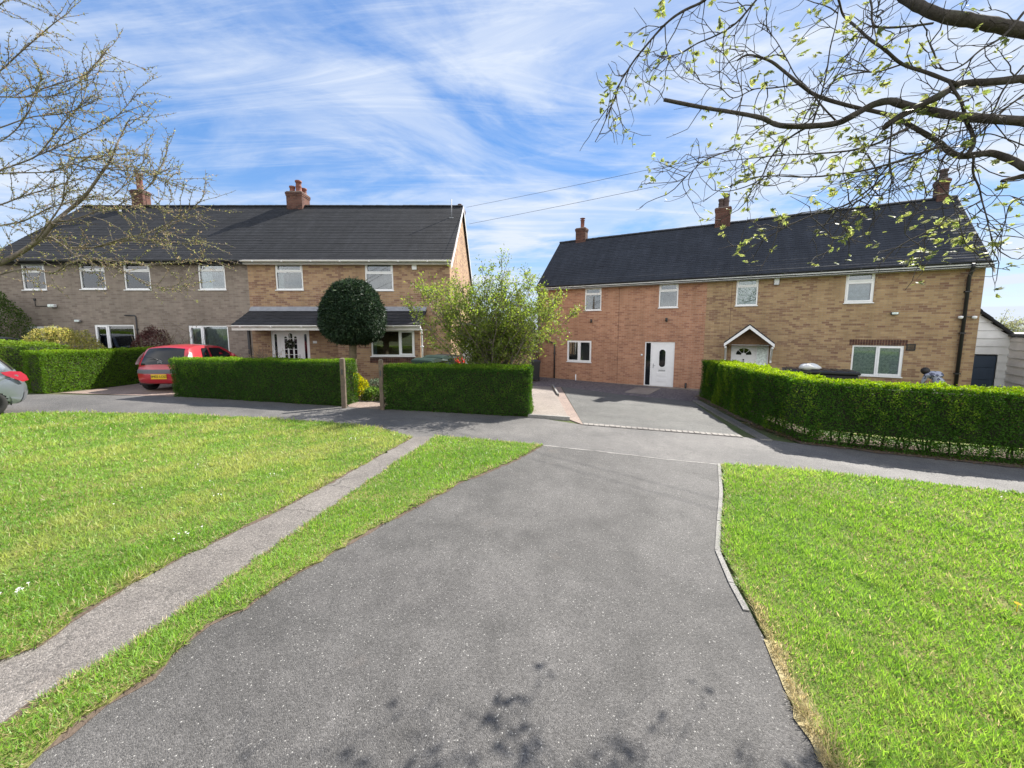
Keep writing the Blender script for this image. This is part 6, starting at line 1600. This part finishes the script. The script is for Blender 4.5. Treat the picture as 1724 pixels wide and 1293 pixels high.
def wheels(car, e, track, r, w=.19):
    out = []
    for wx in car.wx:
        for sg in (1, -1):
            y = sg*(track/2); mb = MB()
            prof = [(r*.62, -w/2), (r*.9, -w/2), (r*.98, -w*.38), (r, -w*.2), (r, w*.2), (r*.98, w*.38), (r*.9, w/2), (r*.62, w/2), (r*.62, -w/2)]
            mb.lathe(prof, (wx, y, r), 28, 'y'); t = mb.build('wheel', M['tyre'], e, uv=False)
            rim = MB(); o = sg*w*.40
            rim.lathe([(r*.62, o-.01*sg), (r*.62, o), (r*.56, o+.004*sg), (r*.54, o-.03*sg)], (wx, y, r), 28, 'y')
            for k in range(5):
                a = 2*math.pi*k/5+.3; c_, s_ = math.cos(a), math.sin(a); n_ = (-s_, c_)
                q = [(c_*r*.08+n_[0]*.03, s_*r*.08+n_[1]*.03), (c_*r*.56+n_[0]*.045, s_*r*.56+n_[1]*.045), (c_*r*.56-n_[0]*.045, s_*r*.56-n_[1]*.045), (c_*r*.08-n_[0]*.03, s_*r*.08-n_[1]*.03)]
                rim.add([(wx+a_, y+o, r+b_) for a_, b_ in q]+[(wx+a_, y+o-.03*sg, r+b_) for a_, b_ in q], [(0, 1, 2, 3), (3, 2, 1, 0), (0, 4, 5, 1), (2, 6, 7, 3)])
            rim.lathe([(0, o+.012*sg), (r*.13, o+.01*sg), (r*.15, o-.02*sg)], (wx, y, r), 14, 'y'); rim.build('rim', M['alloy'], t, uv=False)
            d = MB(); d.lathe([(0, sg*w*.02), (r*.6, sg*w*.02), (r*.6, -sg*w*.1)], (wx, y, r), 20, 'y'); d.build('brake_disc', M['dark_metal'], t, uv=False)
            arch = MB(); ro = r*1.16
            v = []
            for k in range(17):
                a = math.pi*(-.08+1.16*k/16); v += [(wx+ro*math.cos(a), sg*(car.W/2-.03), r+ro*math.sin(a)), (wx+ro*math.cos(a), sg*(car.W/2-.42), r+ro*math.sin(a))]
            arch.add(v, [(2*k, 2*k+1, 2*k+3, 2*k+2) for k in range(16)]+[tuple(range(1, 34, 2))], True); arch.build('wheel_arch', M['black_plastic'], e, uv=False)
def text(s, size, mat, parent, loc, rot, name):
    c = bpy.data.curves.new(name, 'FONT'); c.body = s; c.size = size; c.align_x = 'CENTER'; c.align_y = 'CENTER'; c.extrude = .001; c.materials.append(mat)
    t_ = bpy.data.objects.new(name, c); COL.objects.link(t_); me = bpy.data.meshes.new_from_object(t_.evaluated_get(bpy.context.evaluated_depsgraph_get())); bpy.data.objects.remove(t_)
    o = bpy.data.objects.new(name, me); COL.objects.link(o); o.parent = parent; o.location = loc; o.rotation_euler = rot; return o

# red hatchback, seen from behind
prof = [(.16, .24), (.04, .34), (.01, .52), (.03, .66), (.09, .78), (.11, .93), (.20, 1.12), (.34, 1.33), (.50, 1.415), (.95, 1.455), (1.5, 1.45), (1.95, 1.37), (2.4, 1.14), (2.72, .96), (3.05, .87), (3.30, .76), (3.42, .60), (3.43, .42), (3.34, .26), (2.6, .22), (1.6, .21), (.7, .22)]
rc_ = Car(3.43, 1.63, 1.465, prof, .90, .25, .285, (.56, 2.86))
q = gp(256, 656); TH = R(93); Rm = Matrix.Rotation(TH, 3, 'Z'); lw = Rm @ Vector((.56, .70, 0)); O = Vector(q)-lw
redc = empty('red_hatchback', (O.x, O.y, zg(O.x, O.y)+.012), TH); tag(redc, 'small red three door hatchback parked on the drive behind the front hedge', 'car')
rc_.body().build('body', M['paint_red'], redc, uv=False)
u_ = lambda i: i*6.0
rw = rc_.strip(u_(4)+3.6, u_(7)+2.2, -.86, .86, .006).build('rear_window', M['glass_dark'], redc, uv=False)
mb = MB(); a_ = Vector(rc_.edge(rc_.at_(u_(5)+2.2), 0)); mb.tube([a_+Vector((-.03, .02, 0)), a_+Vector((-.05, .25, .10)), a_+Vector((-.045, .52, .12))], [.012, .010, .007], 6); mb.lathe([(0, -.02), (.035, -.02), (.03, .02), (0, .03)], tuple(a_+Vector((-.01, .02, 0))), 10, 'x'); mb.build('wiper', M['black_plastic'], redc)
a_ = Vector(rc_.edge(rc_.at_(u_(5)+0.2), 0)); mb = MB()
for k in range(2):   # double chevron badge
    z = a_.z-.02+k*.045
    for sg in (1, -1): mb.add([(a_.x-.022+k*.012, 0, z+.055), (a_.x-.022+k*.012, sg*.075, z), (a_.x-.022+k*.012, sg*.075, z-.028), (a_.x-.022+k*.012, 0, z+.022), (a_.x-.010+k*.012, 0, z+.055), (a_.x-.010+k*.012, sg*.075, z), (a_.x-.010+k*.012, sg*.075, z-.028), (a_.x-.010+k*.012, 0, z+.022)], [(0, 1, 2, 3), (3, 2, 1, 0), (4, 5, 6, 7), (0, 4, 5, 1), (2, 6, 7, 3)])
mb.build('badge', M['metal'], redc)
b1 = rc_.strip(u_(2)+2.5, u_(3)+2.2, -1, 1, .012).build('bumper_strip', M['bumper_grey'], redc, uv=False)
pl = rc_.strip(u_(1)+2.6, u_(2)+1.6, -.32, .32, .014, 3, 6).build('number_plate', M['plate_yellow'], redc, uv=False)
a_ = Vector(rc_.edge(rc_.at_(u_(1)+5.0), 0)); text('SM02 LOZ', .105, M['black_plastic'], pl, (a_.x-.022, 0, a_.z), (R(90), 0, R(-90)), 'plate_lettering')
for sg in (1, -1):
    rc_.side([(.13, .86), (.34, .86), (.40, 1.02), (.47, 1.20), (.40, 1.24), (.25, 1.08)], sg, .008).build('tail_light', M['lamp_clear'], redc, uv=False)
    rc_.side([(.82, .96), (1.18, .94), (1.22, 1.33), (.96, 1.33)], sg, .006).build('quarter_window', M['glass_dark'], redc, uv=False)
    rc_.side([(1.27, .94), (2.28, .93), (2.20, 1.08), (1.82, 1.30), (1.31, 1.33)], sg, .006).build('side_window', M['glass_dark'], redc, uv=False)
    mb = rc_.side([(1.18, .32), (2.35, .32), (2.42, .88), (1.20, .92)], sg, .003); d = mb.build('door', M['paint_red'], redc, uv=False)
    mb = MB(); yy = sg*(rc_.hw(1.35, .8)+.02); mb.cbox(1.28, 1.45, min(yy, yy-.02*sg), max(yy, yy-.02*sg)+.005, .79, .82, .006); mb.build('handle', M['paint_red'], d)
    mb = MB(); yy = sg*(rc_.hw(2.2, .98)+.09); mb.lathe([(0, -.05), (.07, -.05), (.085, 0), (.06, .06), (0, .07)], (2.2, yy, 1.0), 12, 'x'); mb.build('wing_mirror', M['paint_red'], redc)
rc_.strip(u_(11)+1.2, u_(13)+.5, -.9, .9, .006).build('windscreen', M['glass_dark'], redc, uv=False)
wheels(rc_, redc, 1.40, .285, .185)

# silver hatchback entering at the left edge
prof = [(.18, .26), (.05, .36), (.01, .55), (.04, .70), (.11, .84), (.15, .98), (.30, 1.20), (.46, 1.40), (.70, 1.49), (1.2, 1.54), (1.9, 1.53), (2.4, 1.43), (2.85, 1.20), (3.2, 1.02), (3.6, .93), (3.95, .80), (4.10, .62), (4.11, .44), (4.0, .28), (3.1, .24), (2.0, .23), (.9, .24)]
sc_ = Car(4.11, 1.74, 1.55, prof, .98, .23, .32, (.70, 3.25))
TH = R(239); q = gp(-8, 697); Rm = Matrix.Rotation(TH, 3, 'Z'); lw = Rm @ Vector((.70, .80, 0)); O = Vector(q)-lw
O.y -= .45
silc = empty('silver_hatchback', (O.x, O.y, zg(O.x, O.y)+.012), TH); tag(silc, 'silver grey hatchback cut by the left edge, its red tail light showing', 'car')
bd = sc_.body(); Rz = Matrix.Rotation(TH, 3, 'Z')
def pxof(p): c_ = p-Vector((0, 0, EYE)); f = c_.y*cp-c_.z*sp; return CX+FPX*c_.x/f
for _ in range(3):   # slide it along so its tail ends where the photograph shows it
    k = max(pxof(Rz @ Vector(v)+Vector(silc.location)) for v in bd.v); silc.location.x += (46-k)*silc.location.y/FPX
silc.location.z = zg(silc.location.x, silc.location.y)+.012
bd.build('body', M['paint_silver'], silc, uv=False)
sc_.strip(u_(0), u_(1)+4.5, -1, 1, .012).build('bumper', M['paint_lower'], silc, uv=False)
sc_.strip(u_(5)+1.0, u_(7)+2.5, -.86, .86, .006).build('rear_window', M['glass_dark'], silc, uv=False)
for sg in (1, -1):
    sc_.side([(.05, .76), (.14, .73), (.38, .90), (.43, .965), (.29, .98), (.15, .955), (.08, .87)], sg, .010).build('tail_light', M['lamp_red'], silc, uv=False)
    sc_.side([(.75, 1.04), (1.25, 1.02), (1.28, 1.42), (.98, 1.42)], sg, .006).build('quarter_window', M['glass_dark'], silc, uv=False)
    sc_.side([(1.33, 1.02), (2.75, 1.01), (2.6, 1.18), (2.3, 1.39), (1.36, 1.43)], sg, .006).build('side_window', M['glass_dark'], silc, uv=False)
    d = sc_.side([(1.25, .34), (2.6, .34), (2.7, .95), (1.27, .98)], sg, .003).build('door', M['paint_silver'], silc, uv=False)
    mb = MB(); yy = sg*(sc_.hw(1.4, .86)+.02); mb.cbox(1.36, 1.55, min(yy, yy-.02*sg), max(yy, yy-.02*sg)+.005, .86, .89, .006); mb.build('handle', M['paint_silver'], d)
sc_.strip(u_(11)+1.2, u_(13)+.5, -.9, .9, .006).build('windscreen', M['glass_dark'], silc, uv=False)
wheels(sc_, silc, 1.52, .32, .2)
# a further silver car behind the far left hedge, only its roof showing
c = copy_tree(silc); c.location = (-21.0, 13.9, zg(-21, 13.9)-.0); c.rotation_euler = (0, 0, R(186)); c['label'] = 'silver car roof just showing behind the low hedge at the far left'
q = at(27, 572, 13.95); c.location = (q.x, 13.95, zg(q.x, 13.95)+.01)

# ------------------------------------------------------------------ person bending behind the right hedge
pq = at(1584, 628, 12.5); pz = zg(pq.x, 12.5); zt_ = at(1574, 622, 12.5).z-pz
J = [(0, 0, .92), (0, .03, 1.05), (-.02, .10, zt_-.22), (-.05, .20, zt_-.09), (-.10, .30, zt_-.08), (-.15, .36, zt_-.06), (-.19, .40, zt_-.03),
     (.20, .24, zt_-.12), (.27, .34, zt_-.38), (.20, .48, zt_-.58), (-.22, .30, zt_-.16), (-.24, .38, zt_-.42), (-.18, .50, zt_-.62),
     (.10, 0, .86), (.12, .04, .48), (.13, -.03, .09), (.14, .12, .04), (-.10, 0, .86), (-.12, .05, .48), (-.13, -.02, .09), (-.14, .13, .04)]
rad_ = [.15, .155, .17, .16, .075, .085, .10, .075, .055, .038, .075, .055, .038, .105, .065, .042, .04, .105, .065, .042, .04]
E_ = [(0, 1), (1, 2), (2, 3), (3, 4), (4, 5), (5, 6), (3, 7), (7, 8), (8, 9), (3, 10), (10, 11), (11, 12), (0, 13), (13, 14), (14, 15), (15, 16), (0, 17), (17, 18), (18, 19), (19, 20)]
for w_ in (9, 12):
    b_ = Vector(J[w_])
    for k in range(5):
        dx = (-.03+.015*k) if k < 4 else (.045 if w_ == 9 else -.045); n0 = len(J)
        J += [tuple(b_+Vector((dx, .03, -.07))), tuple(b_+Vector((dx*1.15, .045, -.115 if k < 4 else -.09)))]; rad_ += [.011, .008]; E_ += [(w_, n0), (n0, n0+1)]
me = bpy.data.meshes.new('person'); me.from_pydata(J, E_, []); per = bpy.data.objects.new('person', me); COL.objects.link(per)
sk_ = per.modifiers.new('skin', 'SKIN'); sb_ = per.modifiers.new('sub', 'SUBSURF'); sb_.levels = 1; sb_.render_levels = 2
for i, v in enumerate(me.skin_vertices[0].data): v.radius = (rad_[i], rad_[i]); v.use_root = (i == 0)
m = NT('patterned_jacket'); v = m.coord(); sx_ = m.n('ShaderNodeSeparateXYZ'); m.l(v, sx_.inputs[0])
ptn = m.ramp(m.noise(v, 7, 2), [(.42, (.34, .36, .43)), (.50, (.07, .075, .11)), (.62, (.26, .28, .34))], 'CONSTANT')
m.col(m.mix(m.ramp(sx_.outputs[2], [(.93, 1), (.95, 0)]), ptn, (.03, .032, .045))); m.set(.85); me.materials.append(m.m)
per.location = (pq.x+.05, 12.5, pz); per.scale = (.94, .94, .955); tag(per, 'person bending forward behind the tall hedge in a patterned grey top', 'person')
hd_ = MB(); c0 = Vector(J[6]); V = []; m1, m2 = 8, 14
for i in range(m1+1):
    th = math.pi*i/m1
    for j in range(m2):
        ph = 2*math.pi*j/m2; V.append(c0+Vector((.118*math.sin(th)*math.cos(ph), .128*math.sin(th)*math.sin(ph)-.02, .125*math.cos(th)+.015)))
hd_.add(V, [(i*m2+j, (i+1)*m2+j, (i+1)*m2+(j+1) % m2, i*m2+(j+1) % m2) for i in range(m1) for j in range(m2)], True); hd_.build('hair', plain('dark_hair', (.015, .012, .011), .6), per, uv=False)

# ------------------------------------------------------------------ sky, sun, camera
SUN_AZ, SUN_EL = R(48), R(41.5)
w = bpy.data.worlds.new('World'); S.world = w; w.use_nodes = True; t = w.node_tree; t.nodes.clear()
N = lambda typ, **kw: (lambda nd: [setattr(nd, k, v) for k, v in kw.items()] and nd or nd)(t.nodes.new(typ))
def setin(nd, **kw):
    for k, v in kw.items(): nd.inputs[k.replace('_', ' ')].default_value = v
    return nd
def mth(op, a, b=None, c=None, cl=False):
    nd = N('ShaderNodeMath', operation=op); nd.use_clamp = cl
    for i, x in enumerate((a, b, c)):
        if x is None: continue
        if isinstance(x, (int, float)): nd.inputs[i].default_value = x
        else: t.links.new(x, nd.inputs[i])
    return nd.outputs[0]
sky = N('ShaderNodeTexSky', sky_type='NISHITA', sun_disc=False, sun_elevation=SUN_EL, sun_rotation=SUN_AZ, air_density=1.0, dust_density=.12, ozone_density=2.2, altitude=80)
tc = N('ShaderNodeTexCoord'); sx = N('ShaderNodeSeparateXYZ'); t.links.new(tc.outputs['Generated'], sx.inputs[0])
zc = mth('MAXIMUM', mth('ADD', sx.outputs[2], .10), .03)
cb = N('ShaderNodeCombineXYZ'); t.links.new(mth('DIVIDE', sx.outputs[0], zc), cb.inputs[0]); t.links.new(mth('DIVIDE', sx.outputs[1], zc), cb.inputs[1])
def cloud(rot, scl, loc, nscale, detail, rough, dist, lo, hi):
    mp = N('ShaderNodeMapping'); mp.inputs['Rotation'].default_value = (0, 0, R(rot)); mp.inputs['Scale'].default_value = (*scl, 1); mp.inputs['Location'].default_value = (*loc, 0)
    t.links.new(cb.outputs[0], mp.inputs[0])
    nz = setin(N('ShaderNodeTexNoise'), Scale=nscale, Detail=detail, Roughness=rough, Distortion=dist); t.links.new(mp.outputs[0], nz.inputs['Vector'])
    mr = N('ShaderNodeMapRange', interpolation_type='SMOOTHSTEP'); mr.inputs[1].default_value = lo; mr.inputs[2].default_value = hi; t.links.new(nz.outputs['Fac'], mr.inputs[0]); return mr.outputs[0]
c1 = cloud(-84, (.75, 1.0), (8.6, 17.2), 1.0, 9, .60, .9, .37, .60)
c2 = cloud(-76, (.45, 2.4), (12.1, 4.3), 1.6, 10, .68, 1.2, .42, .76)
c3 = cloud(20, (1, 1), (14.2, 5.3), .55, 3, .5, .2, .36, .62)
sund = Vector((math.sin(SUN_AZ)*math.cos(SUN_EL), math.cos(SUN_AZ)*math.cos(SUN_EL), math.sin(SUN_EL)))
dp = N('ShaderNodeVectorMath', operation='DOT_PRODUCT'); t.links.new(tc.outputs['Generated'], dp.inputs[0]); dp.inputs[1].default_value = sund
near = mth('POWER', mth('MAXIMUM', dp.outputs['Value'], 0), 6)
mask = mth('ADD', mth('MULTIPLY', c1, mth('MULTIPLY_ADD', c3, .6, .4)), mth('MULTIPLY', c2, .5), cl=True)
hor = mth('POWER', mth('SUBTRACT', 1, mth('MAXIMUM', sx.outputs[2], 0), cl=True), 7)
mask = mth('ADD', mth('MULTIPLY', mask, .92), mth('MULTIPLY', hor, .50), cl=True)
mask = mth('MULTIPLY', mask, mth('GREATER_THAN', sx.outputs[2], -.02))
hs = setin(N('ShaderNodeHueSaturation'), Hue=.503, Saturation=1.3, Value=.72); t.links.new(sky.outputs[0], hs.inputs['Color'])
SKY = .105
rp = N('ShaderNodeValToRGB'); e_ = rp.color_ramp.elements; e_.new(.5); e_.new(.75)
for x_, (p_, c_) in zip(e_, ((0, (1.55, 2.25, 3.3)), (.12, (1.05, 1.85, 3.2)), (.32, (.62, 1.38, 2.95)), (.75, (.34, .95, 2.55)))): x_.position = p_; x_.color = tuple(v/4 for v in c_)+(1,)
t.links.new(sx.outputs[2], rp.inputs[0])
rs = N('ShaderNodeVectorMath', operation='SCALE'); rs.inputs['Scale'].default_value = 4.0; t.links.new(rp.outputs[0], rs.inputs[0])
sm = N('ShaderNodeMix', data_type='RGBA'); sm.inputs[0].default_value = .72; t.links.new(hs.outputs[0], sm.inputs[6]); t.links.new(rs.outputs[0], sm.inputs[7])
cl_ = N('ShaderNodeMix', data_type='RGBA'); t.links.new(near, cl_.inputs[0]); cl_.inputs[6].default_value = (2.75, 3.05, 3.55, 1); cl_.inputs[7].default_value = (3.0, 3.25, 3.6, 1)
mx = N('ShaderNodeMix', data_type='RGBA'); t.links.new(mask, mx.inputs[0]); t.links.new(sm.outputs[2], mx.inputs[6]); t.links.new(cl_.outputs[2], mx.inputs[7])
# unseen bright cloud, added behind the viewer to lighten the shaded house fronts
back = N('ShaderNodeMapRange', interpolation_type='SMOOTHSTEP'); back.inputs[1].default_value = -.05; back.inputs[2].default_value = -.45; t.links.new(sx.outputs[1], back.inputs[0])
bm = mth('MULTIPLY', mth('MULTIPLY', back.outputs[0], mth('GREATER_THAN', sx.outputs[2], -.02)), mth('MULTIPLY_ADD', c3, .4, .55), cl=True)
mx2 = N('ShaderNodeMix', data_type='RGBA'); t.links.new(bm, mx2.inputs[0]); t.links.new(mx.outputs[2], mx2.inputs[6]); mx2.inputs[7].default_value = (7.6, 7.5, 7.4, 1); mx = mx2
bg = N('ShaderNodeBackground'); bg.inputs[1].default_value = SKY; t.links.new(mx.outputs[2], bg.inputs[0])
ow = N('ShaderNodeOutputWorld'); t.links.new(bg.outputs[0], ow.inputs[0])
sl = bpy.data.lights.new('sun', 'SUN'); sl.energy = 4.3; sl.angle = R(.55); sl.color = (1, .95, .87); so = bpy.data.objects.new('sun', sl); COL.objects.link(so)
so.rotation_euler = sund.to_track_quat('Z', 'Y').to_euler(); so.location = (20, 20, 30)
cam = bpy.data.cameras.new('camera'); co = bpy.data.objects.new('camera', cam); COL.objects.link(co); S.camera = co
cam.sensor_fit = 'HORIZONTAL'; cam.sensor_width = 36; cam.lens = 36*FPX/1724; cam.clip_start = .05; cam.clip_end = 3000
co.location = (0, 0, EYE); co.rotation_euler = (R(90)-PITCH, 0, 0); cam.shift_y = -(646.5-CY)/1724
S.view_settings.view_transform = 'Standard'; S.view_settings.look = 'None'; S.view_settings.gamma = 1.0; S.view_settings.exposure = 1.47
S.cycles.max_bounces = 8; S.cycles.transparent_max_bounces = 12; S.cycles.use_adaptive_sampling = True; S.cycles.use_denoising = True
S.cycles.sample_clamp_indirect = 6; S.cycles.caustics_reflective = False; S.cycles.caustics_refractive = False
